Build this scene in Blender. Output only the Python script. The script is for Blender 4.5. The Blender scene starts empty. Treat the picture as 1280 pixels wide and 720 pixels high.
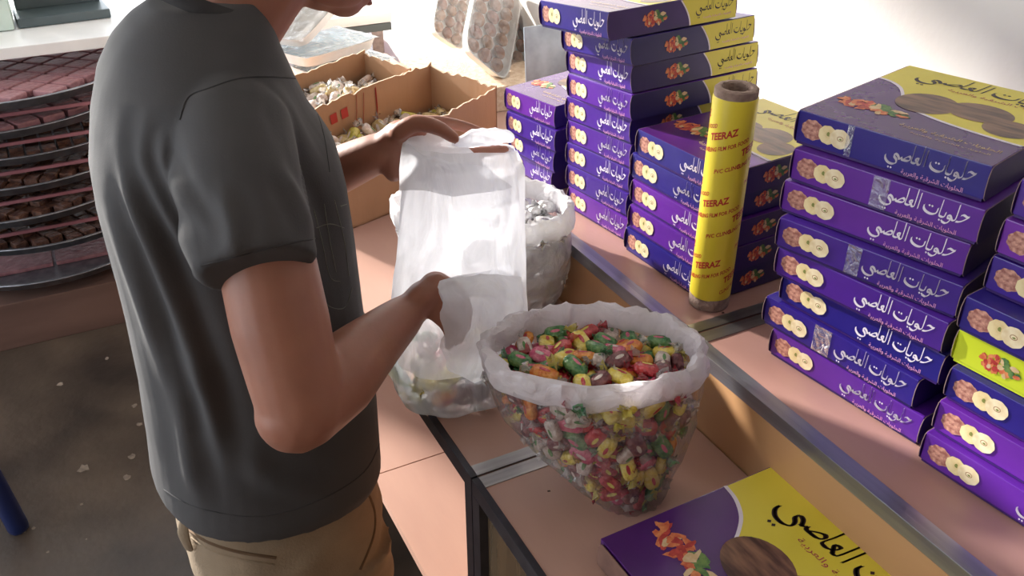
import bpy, bmesh, math, random
import numpy as np
from mathutils import Vector, Matrix, noise
random.seed(7)
PI = math.pi
SC = bpy.context.scene
COL = SC.collection

# ------------------------------------------------------------------ camera
FPX, PITCH, YAW, CAMZ = 1128.0, math.radians(30.8), math.radians(-27.129), 1.70
cd = bpy.data.cameras.new('camera'); cam = bpy.data.objects.new('camera', cd); COL.objects.link(cam)
cam.location = (0, 0, CAMZ); cam.rotation_euler = (PI/2 - PITCH, 0, YAW)
cd.sensor_width = 36.0; cd.lens = 36.0*FPX/1280.0; cd.clip_start = 0.02; cd.clip_end = 200
SC.camera = cam
# ------------------------------------------------------------------ world, sun, exposure
w = bpy.data.worlds.new('sky'); SC.world = w; w.use_nodes = True
bg = w.node_tree.nodes['Background']; bg.inputs[0].default_value = (0.86, 0.93, 1.0, 1); bg.inputs[1].default_value = 3.1
sd = bpy.data.lights.new('sun', 'SUN'); sd.energy = 11.0; sd.angle = math.radians(2.5); sd.color = (1.0, 0.95, 0.88)
sun = bpy.data.objects.new('sun', sd); COL.objects.link(sun)
SUN_DIR = Vector((-0.34, 0.86, 0.30))            # towards the sun
sun.rotation_euler = SUN_DIR.to_track_quat('Z', 'Y').to_euler()
def portal(name, loc, rot, sx, sy):
    l = bpy.data.lights.new(name, 'AREA'); l.shape = 'RECTANGLE'; l.size = sx; l.size_y = sy
    l.cycles.is_portal = True
    o = bpy.data.objects.new(name, l); COL.objects.link(o); o.location = loc; o.rotation_euler = rot
portal('back_opening_portal', (-0.75, 4.62, 1.35), (PI/2, 0, PI), 3.5, 2.5)
portal('left_opening_portal', (-2.62, 1.9, 1.6), (PI/2, 0, -PI/2), 3.6, 2.3)
SC.view_settings.view_transform = 'Standard'; SC.view_settings.look = 'None'
SC.view_settings.exposure = 0.30; SC.view_settings.gamma = 1.0
SC.view_settings.use_curve_mapping = False

# ------------------------------------------------------------------ pixel -> world helper (standard pinhole, used to read off positions)
_R = cam.rotation_euler.to_matrix()
def ray(px, py): return _R @ Vector((px-640, 360-py, -FPX))
def atY(px, py, Y): r = ray(px, py); return Vector((0, 0, CAMZ)) + r*(Y/r.y)
def atZ(px, py, Z): r = ray(px, py); return Vector((0, 0, CAMZ)) + r*((Z-CAMZ)/r.z)
def atX(px, py, X): r = ray(px, py); return Vector((0, 0, CAMZ)) + r*(X/r.x)

# ------------------------------------------------------------------ materials
def s2l(c):
    f = lambda v: v/12.92 if v <= 0.04045 else ((v+0.055)/1.055)**2.4
    return tuple(f(v/255.0) for v in c) + (1.0,)
def mat(name, c1, c2=None, rough=0.6, scale=20.0, spec=0.5, bump=0.0, bscale=None, metal=0.0, trans=0.0, detail=4.0, stretch=None, lo=0.35, hi=0.65, rnd=0.0, coat=0.0, alpha=1.0):
    m = bpy.data.materials.new(name); m.use_nodes = True
    nt = m.node_tree; N = nt.nodes; L = nt.links; b = N['Principled BSDF']
    b.inputs['Roughness'].default_value = rough; b.inputs['Metallic'].default_value = metal
    b.inputs['Specular IOR Level'].default_value = spec
    b.inputs['Coat Weight'].default_value = coat
    b.inputs['Alpha'].default_value = alpha
    if trans: b.inputs['Transmission Weight'].default_value = trans
    tc = N.new('ShaderNodeTexCoord'); mp = N.new('ShaderNodeMapping'); L.new(tc.outputs['Object'], mp.inputs[0])
    if stretch: mp.inputs['Scale'].default_value = stretch
    nz = N.new('ShaderNodeTexNoise'); nz.inputs['Scale'].default_value = scale; nz.inputs['Detail'].default_value = detail
    L.new(mp.outputs[0], nz.inputs['Vector'])
    rp = N.new('ShaderNodeValToRGB'); rp.color_ramp.elements[0].position = lo; rp.color_ramp.elements[1].position = hi
    rp.color_ramp.elements[0].color = s2l(c1); rp.color_ramp.elements[1].color = s2l(c2 or c1)
    L.new(nz.outputs['Fac'], rp.inputs[0]); out = rp.outputs[0]
    if rnd:
        oi = N.new('ShaderNodeObjectInfo'); hs = N.new('ShaderNodeHueSaturation')
        mr = N.new('ShaderNodeMapRange'); mr.inputs['To Min'].default_value = 0.5-rnd*0.12; mr.inputs['To Max'].default_value = 0.5+rnd*0.12
        mv = N.new('ShaderNodeMapRange'); mv.inputs['To Min'].default_value = 1-rnd; mv.inputs['To Max'].default_value = 1+rnd
        L.new(oi.outputs['Random'], mr.inputs[0]); L.new(oi.outputs['Random'], mv.inputs[0])
        L.new(mr.outputs[0], hs.inputs['Hue']); L.new(mv.outputs[0], hs.inputs['Value']); L.new(out, hs.inputs['Color']); out = hs.outputs[0]
    L.new(out, b.inputs['Base Color'])
    if bump:
        n2 = N.new('ShaderNodeTexNoise'); n2.inputs['Scale'].default_value = bscale or scale*3; n2.inputs['Detail'].default_value = 3
        L.new(mp.outputs[0], n2.inputs['Vector']); bp = N.new('ShaderNodeBump'); bp.inputs['Strength'].default_value = bump; bp.inputs['Distance'].default_value = 0.01
        L.new(n2.outputs['Fac'], bp.inputs['Height']); L.new(bp.outputs[0], b.inputs['Normal'])
    return m
def film(name, color, opac, gloss=0.25, rough=0.15, transl=0.5, bump=0.4, bscale=25.0, streak=None):
    """thin plastic film: part clear, part milky (diffuse + translucent), with a glossy skin"""
    m = bpy.data.materials.new(name); m.use_nodes = True; nt = m.node_tree; N = nt.nodes; L = nt.links; N.clear()
    out = N.new('ShaderNodeOutputMaterial'); tr = N.new('ShaderNodeBsdfTransparent'); tr.inputs[0].default_value = (0.97, 0.97, 0.97, 1)
    df = N.new('ShaderNodeBsdfDiffuse'); tl = N.new('ShaderNodeBsdfTranslucent'); gl = N.new('ShaderNodeBsdfGlossy'); gl.inputs['Roughness'].default_value = rough
    df.inputs[0].default_value = s2l(color); tl.inputs[0].default_value = s2l(color)
    tc = N.new('ShaderNodeTexCoord'); nz = N.new('ShaderNodeTexNoise'); nz.inputs['Scale'].default_value = bscale; nz.inputs['Detail'].default_value = 5; nz.inputs['Distortion'].default_value = 1.2
    mp = N.new('ShaderNodeMapping'); L.new(tc.outputs['Object'], mp.inputs[0]); L.new(mp.outputs[0], nz.inputs['Vector'])
    if streak: mp.inputs['Scale'].default_value = streak
    bp = N.new('ShaderNodeBump'); bp.inputs['Strength'].default_value = bump; bp.inputs['Distance'].default_value = 0.01; L.new(nz.outputs['Fac'], bp.inputs['Height'])
    for s in (df, tl, gl): L.new(bp.outputs[0], s.inputs['Normal'])
    m1 = N.new('ShaderNodeMixShader'); m1.inputs[0].default_value = transl; L.new(df.outputs[0], m1.inputs[1]); L.new(tl.outputs[0], m1.inputs[2])
    m2 = N.new('ShaderNodeMixShader'); mr = N.new('ShaderNodeMapRange'); mr.inputs['From Min'].default_value = 0.3; mr.inputs['From Max'].default_value = 0.7
    mr.inputs['To Min'].default_value = max(0, opac-0.12); mr.inputs['To Max'].default_value = min(1, opac+0.12); L.new(nz.outputs['Fac'], mr.inputs[0])
    L.new(mr.outputs[0], m2.inputs[0]); L.new(tr.outputs[0], m2.inputs[1]); L.new(m1.outputs[0], m2.inputs[2])
    fr = N.new('ShaderNodeLayerWeight'); fr.inputs[0].default_value = 0.25; L.new(bp.outputs[0], fr.inputs['Normal'])
    mu = N.new('ShaderNodeMath'); mu.operation = 'MULTIPLY_ADD'; mu.inputs[1].default_value = gloss; mu.inputs[2].default_value = gloss*0.12; L.new(fr.outputs['Fresnel'], mu.inputs[0])
    m3 = N.new('ShaderNodeMixShader'); L.new(mu.outputs[0], m3.inputs[0]); L.new(m2.outputs[0], m3.inputs[1]); L.new(gl.outputs[0], m3.inputs[2])
    L.new(m3.outputs[0], out.inputs[0]); return m

M = {}
M['laminate'] = mat('pink_beech_laminate', (182,144,130), (192,154,138), 0.36, 9, bump=0.02, bscale=180, stretch=(1, .25, 1))
M['shelf_lam'] = mat('rosy_shelf_laminate', (176,134,124), (186,144,132), 0.36, 9, bump=0.02, bscale=180, stretch=(1, .25, 1))
M['riser'] = mat('riser_wood', (182,138,98), (196,152,110), 0.32, 5, stretch=(1, .2, 1))
M['alu'] = mat('brushed_aluminium', (150,150,160), (176,176,186), 0.30, 60, metal=0.85, stretch=(1, .05, 1), bump=0.03)
M['steel'] = mat('steel_strip', (140,138,138), (175,172,170), 0.28, 80, metal=0.9, stretch=(.05, 1, 1))
M['dark_alu'] = mat('dark_frame', (52,50,56), (66,64,70), 0.4, 30, metal=0.4)
M['speck'] = mat('burn_mark', (60,36,28), None, 0.7)
M['dark_glass'] = mat('tinted_panel', (84,70,56), (110,92,72), 0.14, 4, stretch=(1, 6, .3))
M['floor'] = mat('wet_dark_floor', (52,44,40), (98,84,72), 0.42, 3.2, bump=0.25, bscale=22, detail=9, lo=.3, hi=.75)
M['wall'] = mat('white_plaster', (232,226,220), (240,236,230), 0.75, 2.5, bump=0.05, bscale=60)
M['ceil'] = mat('ceiling_paint', (205,200,192), (215,210,202), 0.9, 2)
M['pavement'] = mat('outside_pavement', (196,192,184), (214,210,202), 0.9, 3)
M['purple'] = mat('purple_card', (74,32,140), (84,36,152), 0.30, 10, spec=0.6, bump=0.05, bscale=28, rnd=0.28)
M['purple_top'] = mat('purple_lid_card', (72,28,100), (84,34,116), 0.26, 8, spec=0.7, bump=0.04, bscale=22)
M['dpurple'] = mat('dark_purple_card', (44,26,92), (54,30,104), 0.36, 10, bump=0.04, bscale=28, rnd=0.15)
M['yellow'] = mat('yellow_card', (222,206,62), (230,214,76), 0.34, 8, bump=0.03, bscale=25)
M['lime'] = mat('lime_card', (206,222,40), (214,228,54), 0.34, 8, bump=0.03, bscale=25)
M['card_edge'] = mat('raw_card_edge', (128,104,104), (150,126,120), 0.8, 60)
M['white_ink'] = mat('white_ink', (232,224,236), None, 0.5)
M['pink_ink'] = mat('pink_ink', (232,150,200), (240,180,214), 0.5, 60)
M['red_ink'] = mat('magenta_ink', (176,44,84), None, 0.5)
M['black_ink'] = mat('dark_ink', (40,22,34), None, 0.45)
M['gold_ink'] = mat('gold_ink', (196,160,96), (214,186,120), 0.4, 90)
M['cookie'] = mat('sesame_cookie_print', (150,92,84), (212,160,140), 0.4, 220, detail=2)
M['cookie2'] = mat('cream_cookie_print', (222,196,140), (240,222,172), 0.4, 90)
M['cookie3'] = mat('pale_cookie_print', (226,204,160), (244,230,196), 0.4, 90)
M['cookie_line'] = mat('cookie_outline_print', (176,140,100), None, 0.4)
M['pist'] = mat('pistachio_print', (120,130,60), (150,150,84), 0.4, 200)
M['roll_brown'] = mat('brown_roll_print', (70,42,34), (150,110,84), 0.3, 70, stretch=(1, .2, 1), detail=6)
M['fruit_o'] = mat('orange_fruit_print', (206,96,62), (232,150,96), 0.4, 130)
M['fruit_r'] = mat('red_fruit_print', (170,44,44), (206,80,70), 0.4, 130)
M['fruit_g'] = mat('green_fruit_print', (52,104,58), (120,150,80), 0.4, 130)
M['fruit_c'] = mat('cream_fruit_print', (214,180,130), (226,200,160), 0.4, 130)
M['tape'] = film('clear_tape', (200,200,220), 0.22, gloss=0.8, rough=0.12, transl=0.1, bump=0.5, bscale=60)
M['tube_yellow'] = mat('yellow_wrap', (224,204,48), (232,212,62), 0.42, 6, bump=0.02, bscale=30)
M['tube_core'] = mat('grey_cardboard_core', (128,106,96), (160,138,126), 0.9, 60, bump=0.3, bscale=160)
M['tube_in'] = mat('dark_core_inside', (70,58,54), (84,70,64), 0.95, 30)
M['tube_red'] = mat('red_print', (186,44,34), None, 0.4)
M['cardboard'] = mat('brown_cardboard', (164,126,94), (178,138,104), 0.85, 6, bump=0.08, bscale=60, stretch=(1, 1, .3))
M['cardboard_raw'] = mat('torn_cardboard_edge', (206,176,146), (226,204,180), 0.9, 80, bump=0.4)
M['box_red'] = mat('red_carton_print', (170,50,40), None, 0.7)
M['foam'] = mat('white_foam', (232,228,222), (240,236,232), 0.6, 30)
M['bake'] = mat('baked_biscuit', (128,78,56), (176,122,92), 0.6, 40, bump=0.5, bscale=90, rnd=0.15)
M['cling'] = film('cling_wrap', (235,240,245), 0.10, gloss=0.9, rough=0.10, transl=0.3, bump=1.0, bscale=22)
M['cling_blue'] = film('bluish_cling_wrap', (200,225,240), 0.42, gloss=0.8, rough=0.12, transl=0.3, bump=1.0, bscale=22)
M['bag_clear'] = film('clear_candy_bag', (225,215,225), 0.10, gloss=0.42, rough=0.14, transl=0.4, bump=0.8, bscale=26)
M['bag_rim'] = film('bunched_white_film', (246,242,248), 0.90, gloss=0.30, rough=0.25, transl=0.42, bump=0.8, bscale=24)
M['rim_white'] = film('bunched_bright_film', (248,248,250), 0.95, gloss=0.30, rough=0.25, transl=0.3, bump=0.6, bscale=24)
M['bag_milky'] = film('milky_printed_film', (248,250,252), 0.40, gloss=0.35, rough=0.2, transl=0.5, bump=0.6, bscale=30)
M['carrier'] = film('white_carrier_film', (244,246,252), 0.80, gloss=0.14, rough=0.3, transl=0.5, bump=0.6, bscale=14, streak=(1.6, 1.6, .35))
M['carrier_low'] = film('stretched_carrier_film', (226,234,246), 0.42, gloss=0.4, rough=0.18, transl=0.5, bump=0.9, bscale=16, streak=(1.0, 1.0, .7))
M['skin'] = mat('skin', (148,98,80), (160,108,88), 0.48, 12, bump=0.03, bscale=120); M['skin'].node_tree.nodes['Principled BSDF'].inputs['Subsurface Weight'].default_value = 0.12; M['skin'].node_tree.nodes['Principled BSDF'].inputs['Subsurface Scale'].default_value = 0.01
M['lip'] = mat('lip', (140,72,64), None, 0.5)
M['hair'] = mat('black_hair', (24,18,16), (40,30,26), 0.5, 90, bump=0.6, bscale=160)
M['eye'] = mat('eye_white', (225,220,215), None, 0.2)
M['shirt'] = mat('charcoal_jersey', (60,59,61), (72,71,73), 0.85, 4, bump=0.06, bscale=420)
M['shirt_seam'] = mat('charcoal_seam', (52,51,53), (62,61,63), 0.9, 40)
M['shirt_print'] = mat('faded_print', (96,98,90), (108,110,100), 0.85, 60)
M['khaki'] = mat('khaki_cotton', (128,112,92), (146,128,106), 0.9, 12, bump=0.15, bscale=260)
M['khaki_seam'] = mat('khaki_stitching', (92,70,50), (104,82,60), 0.9, 60)
M['shoe'] = mat('dark_shoe', (40,36,34), None, 0.6)
M['tray_metal'] = mat('round_tray_metal', (120,122,130), (150,152,160), 0.32, 30, metal=0.7)
M['tray_food'] = mat('syrupy_pastry', (66,42,40), (112,76,58), 0.5, 60, bump=0.6, bscale=70)
M['tray_pink'] = mat('rosy_pastry', (138,92,98), (166,118,122), 0.5, 40, bump=0.4, bscale=60)
M['pink_board'] = mat('pink_painted_board', (150,96,106), (164,110,120), 0.6, 10)
M['dark_wood'] = mat('brown_plank', (92,68,60), (116,88,78), 0.7, 8, stretch=(.2, 1, 1))
M['slab'] = mat('white_worktop', (225,226,226), (235,236,236), 0.4, 6)
M['scale_dark'] = mat('grey_plastic', (70,82,86), (84,96,100), 0.35, 6)
M['scale_pale'] = mat('pale_green_plastic', (180,200,190), (196,212,204), 0.4, 6)
M['screen'] = mat('dim_screen', (90,104,150), (150,165,190), 0.15, 8)
M['blue_plastic'] = mat('blue_plastic', (24,36,84), (30,44,96), 0.35, 8)
M['cyan_plastic'] = mat('pale_cyan_plastic', (150,215,240), None, 0.25)
M['pink_cloth'] = mat('pink_cloth', (226,160,214), (236,180,224), 0.9, 12)
M['grout'] = mat('joint', (130,96,80), None, 0.9)

# ------------------------------------------------------------------ object helpers
def link_mesh(name, me, m, parent=None):
    o = bpy.data.objects.new(name, me); COL.objects.link(o)
    if m is not None:
        for x in (m if isinstance(m, (list, tuple)) else [m]): me.materials.append(x)
    if parent is not None: o.parent = parent
    return o
def obj(name, bm, m, parent=None, smooth=True):
    me = bpy.data.meshes.new(name); bm.normal_update(); bm.to_mesh(me); bm.free()
    if smooth:
        for p in me.polygons: p.use_smooth = True
        try: me.set_sharp_from_angle(angle=math.radians(38))
        except Exception: pass
    return link_mesh(name, me, m, parent)
def tag(o, label, cat=None, group=None, kind=None):
    if label: o['label'] = label
    if cat: o['category'] = cat
    if group: o['group'] = group
    if kind: o['kind'] = kind
    return o
def empty(name, loc=(0, 0, 0), rot=(0, 0, 0)):
    o = bpy.data.objects.new(name, None); COL.objects.link(o); o.location = loc; o.rotation_euler = rot; o.empty_display_size = 0.05
    return o
def struct(name, bm, m, smooth=False):
    o = obj(name, bm, m, None, smooth); o['kind'] = 'structure'; return o
def copy_tree(o, parent=None):
    c = o.copy(); COL.objects.link(c); c.parent = parent
    for ch in o.children: copy_tree(ch, c)
    return c
def box(bm, x0, x1, y0, y1, z0, z1, bev=0.0, mtx=None, mi=0):
    r = bmesh.ops.create_cube(bm, size=1.0)
    vs = r['verts']
    for v in vs: v.co = Vector(((x0+x1)/2 + v.co.x*(x1-x0), (y0+y1)/2 + v.co.y*(y1-y0), (z0+z1)/2 + v.co.z*(z1-z0)))
    fs = list({f for v in vs for f in v.link_faces})
    for f in fs: f.material_index = mi
    if bev:
        es = list({e for v in vs for e in v.link_edges})
        rr = bmesh.ops.bevel(bm, geom=es, offset=bev, segments=2, affect='EDGES', profile=0.7)
        vs = list({v for f in rr['faces'] for v in f.verts} | {v for v in vs if v.is_valid})
    if mtx is not None:
        for v in vs: v.co = mtx @ v.co
    return vs
def frame_along(pts):
    """parallel transport frames"""
    T = []
    for i in range(len(pts)):
        a = pts[max(0, i-1)]; b = pts[min(len(pts)-1, i+1)]; T.append((b-a).normalized())
    n = T[0].orthogonal().normalized(); out = []
    for i, t in enumerate(T):
        if i: n = (n - t*n.dot(t)).normalized()
        out.append((t, n, t.cross(n)))
    return out
def rings_to_bm(bm, rings, cap=True, close=True, mi=0):
    vr = [[bm.verts.new(p) for p in r] for r in rings]; n = len(vr[0])
    for a, b in zip(vr[:-1], vr[1:]):
        for i in range(n if close else n-1):
            j = (i+1) % n
            f = bm.faces.new((a[i], a[j], b[j], b[i])); f.material_index = mi
    if cap and close:
        f = bm.faces.new(list(reversed(vr[0]))); f.material_index = mi
        f = bm.faces.new(vr[-1]); f.material_index = mi
    return vr
def tube(bm, pts, rad, n=14, caps=True, flat=1.0, up=None, mi=0):
    """round-ended limb through pts; rad per point; flat squashes along the second axis"""
    pts = [Vector(p) for p in pts]
    if not hasattr(rad, '__len__'): rad = [rad]*len(pts)
    # resample smoothly
    P, Rr = [], []
    for i in range(len(pts)-1):
        p0, p1, p2, p3 = pts[max(0, i-1)], pts[i], pts[i+1], pts[min(len(pts)-1, i+2)]
        k = 5 if len(pts) > 2 else 1
        for s in range(k):
            t = s/k
            P.append(0.5*((2*p1)+(p2-p0)*t+(2*p0-5*p1+4*p2-p3)*t*t+(3*p1-p0-3*p2+p3)*t**3)); Rr.append(rad[i]*(1-t)+rad[i+1]*t)
    P.append(pts[-1]); Rr.append(rad[-1])
    if caps:
        d0 = (P[0]-P[1]).normalized(); d1 = (P[-1]-P[-2]).normalized(); a, b = P[0].copy(), P[-1].copy(); ra, rb = Rr[0], Rr[-1]
        P = [a+d0*ra*s for s in (.98, .8, .45)] + P + [b+d1*rb*s for s in (.45, .8, .98)]
        Rr = [ra*s for s in (.2, .6, .89)] + Rr + [rb*s for s in (.89, .6, .2)]
    F = frame_along(P); rings = []
    if up is not None:
        up = Vector(up); F = [(t, (up-t*up.dot(t)).normalized(), t.cross((up-t*up.dot(t)).normalized())) for t, _, _ in F]
    for p, r, (t, u, v) in zip(P, Rr, F):
        rings.append([p + u*(r*flat*math.cos(2*PI*i/n)) + v*(r*math.sin(2*PI*i/n)) for i in range(n)])
    rings_to_bm(bm, rings, True, True, mi)
def ellipsoid(bm, c, r, rot=None, seg=20, mi=0):
    res = bmesh.ops.create_uvsphere(bm, u_segments=seg, v_segments=max(6, seg//2), radius=1.0)
    m = rot if rot is not None else Matrix.Identity(3)
    for v in res['verts']:
        v.co = Vector(c) + m @ Vector((v.co.x*r[0], v.co.y*r[1], v.co.z*r[2]))
        for f in v.link_faces: f.material_index = mi
def remeshed(name, bm, voxel, smooth=6, m=None, parent=None, fac=0.5):
    """fuse overlapping shapes into one continuous skin"""
    bmesh.ops.recalc_face_normals(bm, faces=bm.faces)
    me = bpy.data.meshes.new(name+'_tmp'); bm.to_mesh(me); bm.free()
    o = bpy.data.objects.new(name+'_tmp', me); COL.objects.link(o)
    r = o.modifiers.new('r', 'REMESH'); r.mode = 'VOXEL'; r.voxel_size = voxel; r.use_smooth_shade = True
    s = o.modifiers.new('s', 'SMOOTH'); s.iterations = smooth; s.factor = fac
    bpy.context.view_layer.update()
    dg = bpy.context.evaluated_depsgraph_get()
    me2 = bpy.data.meshes.new_from_object(o.evaluated_get(dg)); me2.name = name
    bpy.data.objects.remove(o); bpy.data.meshes.remove(me)
    me2.materials.clear()
    for p in me2.polygons: p.use_smooth = True
    return link_mesh(name, me2, m, parent)

# ================================================================== THE SETTING
bm = bmesh.new(); box(bm, -2.7, 1.25, -1.6, 4.6, -0.1, 0); struct('floor', bm, M['floor'])
bm = bmesh.new(); box(bm, 1.25, 1.40, -1.6, 4.75, -0.1, 2.9); struct('wall_right', bm, M['wall'])
bm = bmesh.new(); box(bm, -2.85, 1.25, -1.75, -1.6, -0.1, 2.9); struct('wall_near', bm, mat('fill_cutting_brown', (120,104,92), (132,114,100), .8, 3))  # unseen wall behind the camera, given a dark colour to cut fill light
bm = bmesh.new(); box(bm, -2.85, 1.4, -1.75, 4.75, 2.9, 3.0); struct('ceiling', bm, M['ceil'])
bm = bmesh.new()
box(bm, 1.0, 1.25, 4.6, 4.75, -0.1, 2.9); box(bm, -2.85, -2.5, 4.6, 4.75, -0.1, 2.9); box(bm, -2.5, 1.0, 4.6, 4.75, 2.6, 2.9)
struct('wall_back', bm, M['wall'])
bm = bmesh.new()
box(bm, -2.85, -2.7, -1.6, 0.1, -0.1, 2.9); box(bm, -2.85, -2.7, 3.7, 4.6, -0.1, 2.9); box(bm, -2.85, -2.7, .1, 3.7, 2.75, 2.9); box(bm, -2.85, -2.7, .1, 3.7, -.1, .45)
struct('wall_left', bm, M['wall'])
bm = bmesh.new(); box(bm, -14, 14, 4.76, 30, -0.12, -0.02); struct('ground_outside', bm, M['pavement'])
# door frame of the shop opening
bm = bmesh.new()
for x in (-2.5, -0.75, 0.95): box(bm, x, x+.05, 4.62, 4.68, 0, 2.6)
struct('door_1', bm, M['alu'])

# ------------------------------------------------------------------ counter
ZL, ZS, XF, XR = 0.85, 0.9775, 0.370, 0.7117      # lower top, shelf top, front edge x, riser x
SEAM = 0.842
def marks(bm, pts, z, r=0.003):
    for (x, y) in pts:
        k = 7; vs = [bm.verts.new((x+r*random.uniform(.6, 1.5)*math.cos(2*PI*i/k), y+r*random.uniform(.4, 1)*math.sin(2*PI*i/k), z)) for i in range(k)]
        bm.faces.new(vs)
def cabinet(name, y0, y1, near):
    t = empty(name, (XF, (y0+y1)/2, 0)); off = -Vector(t.location)
    def P(nm, bm, m, sm=False):
        for v in bm.verts: v.co += off
        return obj(nm, bm, m, t, sm)
    bm = bmesh.new(); box(bm, XF+.010, XR-.004, y0+.001, y1-.001, ZL-.018, ZL); P('worktop', bm, M['laminate'])
    yr = y1 if near else 1.60
    bm = bmesh.new(); box(bm, XR+.004, 1.248, y0+.001, yr-.001, ZS-.018, ZS-.0006); P('raised_shelf', bm, M['shelf_lam'])
    bm = bmesh.new(); box(bm, XR-.002, XR+.012, y0+.001, yr-.001, ZL-.018, ZS-.020); P('riser_panel', bm, M['riser'])
    bm = bmesh.new(); box(bm, XF, XF+.010, y0, y1, ZL-.026, ZL+.001, bev=.001); P('front_trim', bm, M['dark_alu'])
    bm = bmesh.new(); box(bm, XR-.004, XR+.006, y0, yr, ZS-.021, ZS+.001, bev=.001); box(bm, XR+.006, XR+.020, y0, yr, ZS-.0008, ZS+.0004); P('shelf_trim', bm, M['alu'])
    yy = (y1-.023, y1) if near else (y0, y0+.021)
    bm = bmesh.new(); box(bm, XF+.010, XR-.005, yy[0], yy[1]-.001 if near else yy[1], ZL-.001, ZL+.0012); P('seam_strip', bm, M['steel'])
    bm = bmesh.new(); box(bm, XR+.020, 1.24, yy[0], yy[1]-.001 if near else yy[1], ZS-.001, ZS+.0008); P('shelf_seam_strip', bm, M['steel'])
    # frame posts
    for y in (y0, y1-.022):
        bm = bmesh.new(); box(bm, XF, XF+.022, y, y+.022, 0.0, ZL-.026); P('post', bm, M['dark_alu'])
    bm = bmesh.new(); box(bm, XF, XF+.022, y0+.022, y1-.022, 0.02, .06); P('bottom_rail', bm, M['dark_alu'])
    bm = bmesh.new(); box(bm, 1.225, 1.245, y0, y1, 0, ZL-.02); P('back_panel', bm, M['riser'])
    bm = bmesh.new(); box(bm, XF+.03, 1.22, y0+.003, y0+.018, .06, ZL-.02); P('side_panel', bm, M['riser'])
    bm = bmesh.new(); box(bm, XF+.03, 1.22, y1-.018, y1-.003, .06, ZL-.02) if near else box(bm, XF+.03, 1.22, y1-.018, y1-.003, .06, ZL-.02); P('side_panel', bm, M['riser'])
    if near:
        for k, (a, b) in enumerate(((y0+.022, (y0+y1)/2+.02), ((y0+y1)/2-.02, y1-.022))):
            bm = bmesh.new(); box(bm, XF+.006+.007*k, XF+.011+.007*k, a, b, .06, ZL-.028); P('sliding_door', bm, M['dark_glass'])
    else:
        bm = bmesh.new(); box(bm, XR-.003, 1.248, yr+.001, y1-.001, ZL-.018, ZL); P('worktop', bm, M['laminate'])
        bm = bmesh.new(); box(bm, XR+.012, 1.248, yr-.012, yr, ZL, ZS-.019); P('end_panel', bm, M['riser'])
        bm = bmesh.new(); box(bm, XF+.012, 1.22, y0+.02, 1.38, .39, .41); box(bm, XF+.012, 1.22, 1.383, y1-.02, .39, .41); P('inner_shelf', bm, M['laminate'])
    bm = bmesh.new()
    if near: marks(bm, [(.452, .775), (.62, .33)], ZL+.0003); marks(bm, [(.80, .36), (.86, .45)], ZS+.0004)
    else: marks(bm, [(.43, 1.02)], ZL+.0003); marks(bm, [(.80, .87)], ZS+.0004)
    P('burn_mark', bm, M['speck'])
    return t
tag(cabinet('display_counter', -0.55, SEAM, True), 'near wood-topped counter unit with tinted sliding doors and raised rear shelf', 'counter')
tag(cabinet('display_counter', SEAM+.003, 2.50, False), 'far wood-topped counter unit open at the front, behind the boy', 'counter')

# ================================================================== PRINTED SWEET BOXES
def catmull(pts, k=6):
    pts = [Vector(p) for p in pts]; out = []
    for i in range(len(pts)-1):
        p0, p1, p2, p3 = pts[max(0, i-1)], pts[i], pts[i+1], pts[min(len(pts)-1, i+2)]
        for s in range(k):
            t = s/k; out.append(0.5*((2*p1)+(p2-p0)*t+(2*p0-5*p1+4*p2-p3)*t*t+(3*p1-p0-3*p2+p3)*t**3))
    out.append(pts[-1]); return out
CALLI = [  # pen strokes of the shop's two words, right to left: (points, width)
 ([(-.42,.44),(-.30,.52),(-.10,.46),(0,.50),(-.14,.33),(-.33,.14),(-.50,.04),(-.62,.03)], 1.0),
 ([(-.60,1.02),(-.62,.6),(-.66,.15),(-.76,.02),(-.88,.04)], .9),
 ([(-.84,.04),(-.95,.22),(-1.08,.22),(-1.08,.06),(-.94,.05),(-.98,-.12),(-1.14,-.28),(-1.34,-.24)], 1.0),
 ([(-1.22,.34),(-1.27,.08),(-1.38,.01),(-1.52,.03)], 1.0),
 ([(-1.50,1.0),(-1.53,.6),(-1.56,.1),(-1.50,.03)], .85),
 ([(-1.68,.42),(-1.72,.16),(-1.86,.02),(-2.08,-.02),(-2.32,.05),(-2.46,.2),(-2.46,.38)], 1.15),
 ([(-2.72,.98),(-2.75,.5),(-2.78,.02)], .9),
 ([(-2.92,1.12),(-2.95,.6),(-2.99,.12),(-3.06,.03),(-3.16,.04)], .9),
 ([(-3.12,.04),(-3.20,.14),(-3.30,.32),(-3.14,.36),(-3.18,.16),(-3.32,.04),(-3.46,.04)], 1.0),
 ([(-3.46,1.02),(-3.48,.5),(-3.52,.1),(-3.44,.04)], .85),
 ([(-3.98,.06),(-3.86,.20),(-3.68,.34),(-3.58,.24),(-3.68,.08),(-3.90,.04),(-4.06,.05),(-4.10,.16),(-4.16,.05),(-4.26,.05)], 1.05),
 ([(-4.22,.05),(-4.34,.22),(-4.50,.26),(-4.52,.10),(-4.38,-.04),(-4.34,-.22),(-4.52,-.36),(-4.80,-.34),(-5.00,-.16),(-5.04,.04)], 1.1)]
CALLI_DOTS = [(-1.36,-.20),(-1.50,-.20),(-2.02,.44),(-2.18,.44),(-4.58,-.60),(-4.74,-.60)]
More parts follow.
